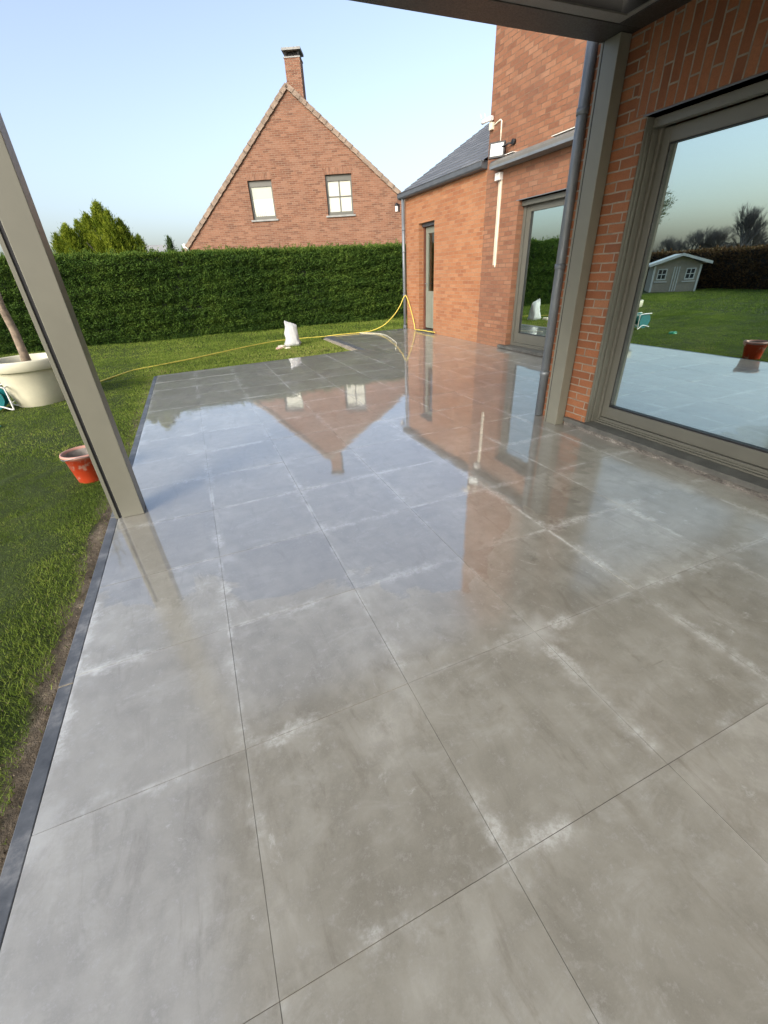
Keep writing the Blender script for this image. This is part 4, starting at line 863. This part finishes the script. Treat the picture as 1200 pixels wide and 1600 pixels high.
hp3 = [(3.9, 10.90, .012), (4.15, 10.55, .012), (4.25, 10.1, .012), (4.12, 9.4, .012), (3.95, 8.75, .012), (3.80, 8.40, .012), (3.58, 7.95, .012)]
mb = MB(); mb.tube(catmull(hp3, 10), .006, 8); tag(mb.build('hose_end', M['hosep']), 'pale loose hose end curving over the wet tiles left of the annex', 'hose')
def sackm():
    m = N('translucent plastic sack'); p = m.pos(); n = m.noise(p, 9, 4)
    m.set(Base_Color=m.mix(n, (.62, .65, .66), (.80, .80, .76)), Roughness=.3, Transmission_Weight=.2, Normal=m.bump(m.noise(m.scale(p, (1, 1, .4)), 22, 5, .7, 1.5), .9, .02)); return m.m
M['sack'] = sackm()
bm = bmesh.new(); bx, by = 1.98, 10.12
r2 = random.Random(12); prof = [(-.03, .17, .10), (.04, .175, .12), (.12, .14, .10), (.25, .135, .08), (.38, .125, .05), (.50, .125, .02)]
rings = []
for z, wx_, wy_ in prof:
    ring = []
    for k in range(28):
        a = 2 * math.pi * k / 28; s_ = abs(math.cos(a)) ** .6 * math.copysign(1, math.cos(a)); c_ = abs(math.sin(a)) ** .6 * math.copysign(1, math.sin(a))
        j_ = .012 * math.sin(5 * a + z * 20) + r2.gauss(0, .006); top = (-.10 * (s_ + 1) * .5 + .02 * math.sin(7 * a)) * (z / .5) ** 3
        ring.append(bm.verts.new((bx + s_ * (wx_ + j_) + .02 * z, by + c_ * (wy_ + j_), z + top)))
    rings.append(ring)
for A, B in zip(rings, rings[1:]):
    for k in range(28): bm.faces.new((A[k], A[(k + 1) % 28], B[(k + 1) % 28], B[k])).smooth = True
bm.faces.new(rings[-1]); bm.faces.new(rings[0][::-1])
me = bpy.data.meshes.new('plastic_sack'); bm.to_mesh(me); bm.free(); me.materials.append(M['sack']); o = bpy.data.objects.new('plastic_sack', me); C.objects.link(o)
tag(o, 'translucent white plastic sack standing upright on the lawn by the terrace edge', 'sack')
def lump(name, x, y, z, sx, sy, sz, mat, label, cat, seed, group=None):
    bm = bmesh.new(); bmesh.ops.create_icosphere(bm, subdivisions=3, radius=1); r3 = random.Random(seed); ph_ = [r3.uniform(0, 6) for _ in range(6)]
    for v in bm.verts:
        q_ = v.co.copy(); k = 1 + .16 * math.sin(q_.x * 4 + ph_[0]) * math.cos(q_.y * 5 + ph_[1]) + .10 * math.sin(q_.z * 9 + ph_[2]) + .06 * math.sin(q_.x * 14 + q_.y * 11 + ph_[3])
        v.co = Vector((q_.x * sx * k, q_.y * sy * k, max(q_.z * sz * k, -.3 * sz)))
    me = bpy.data.meshes.new(name); bm.to_mesh(me); bm.free(); me.materials.append(mat); o = bpy.data.objects.new(name, me); C.objects.link(o); o.location = (x, y, z); tag(o, label, cat, group); return o
M['cloth'] = paint('crumpled cream paper', (.66, .60, .46), .8, .15, .5, scale=20); M['cloth2'] = paint('pinkish paper', (.55, .36, .30), .8, .2, .4, scale=20)
lump('crumpled_paper', 1.70, 9.98, -.01, .09, .07, .05, M['cloth'], 'crumpled cream paper sack lying left of the white plastic sack', 'litter', 3)
lump('pink_rubble', 1.62, 9.86, -.01, .075, .05, .035, M['cloth2'], 'pinkish crumpled scrap in front of the cream paper', 'litter', 5)
lump('small_scrap', 1.79, 9.78, -.015, .07, .05, .025, M['cloth'], 'small flat cream scrap nearest the terrace, below the white sack', 'litter', 8)

# ------------------------------------------------------------------ hose reel cart by the planter, watering piece
hr = empty('hose_cart', (-2.62, 7.0, -.03), 'white tube frame cart with teal plastic drum left of the cream planter', 'cart')
mb = MB()
for y_ in (6.93, 7.16): mb.tube(catmull([(-2.78, y_, .29), (-2.50, y_, .29), (-2.455, y_, .275), (-2.445, y_, .24), (-2.45, y_, .03), (-2.47, y_, .0), (-2.62, y_ + .02, .06), (-2.80, y_, .02)], 5), .010, 8)
mb.tube([(-2.455, 6.93, .275), (-2.455, 7.16, .275)], .010, 8); mb.tube([(-2.45, 6.93, .08), (-2.45, 7.16, .08)], .007, 8); P('tube_frame', mb, M['cam'], hr)
mb = MB()
for a, b_ in ((6.95, 6.97), (7.12, 7.14)): mb.tube([(-2.66, a, .15), (-2.66, b_, .15)], .15, 24)
mb.tube([(-2.66, 6.97, .15), (-2.66, 7.12, .15)], .09, 20); P('drum', mb, M['teal'], hr)
gp = lump('green_tool', -2.47, 6.12, -.01, .10, .06, .035, M['green'], 'small green plastic garden tool lying on the grass at the left edge', 'tool', 6)
print('done')
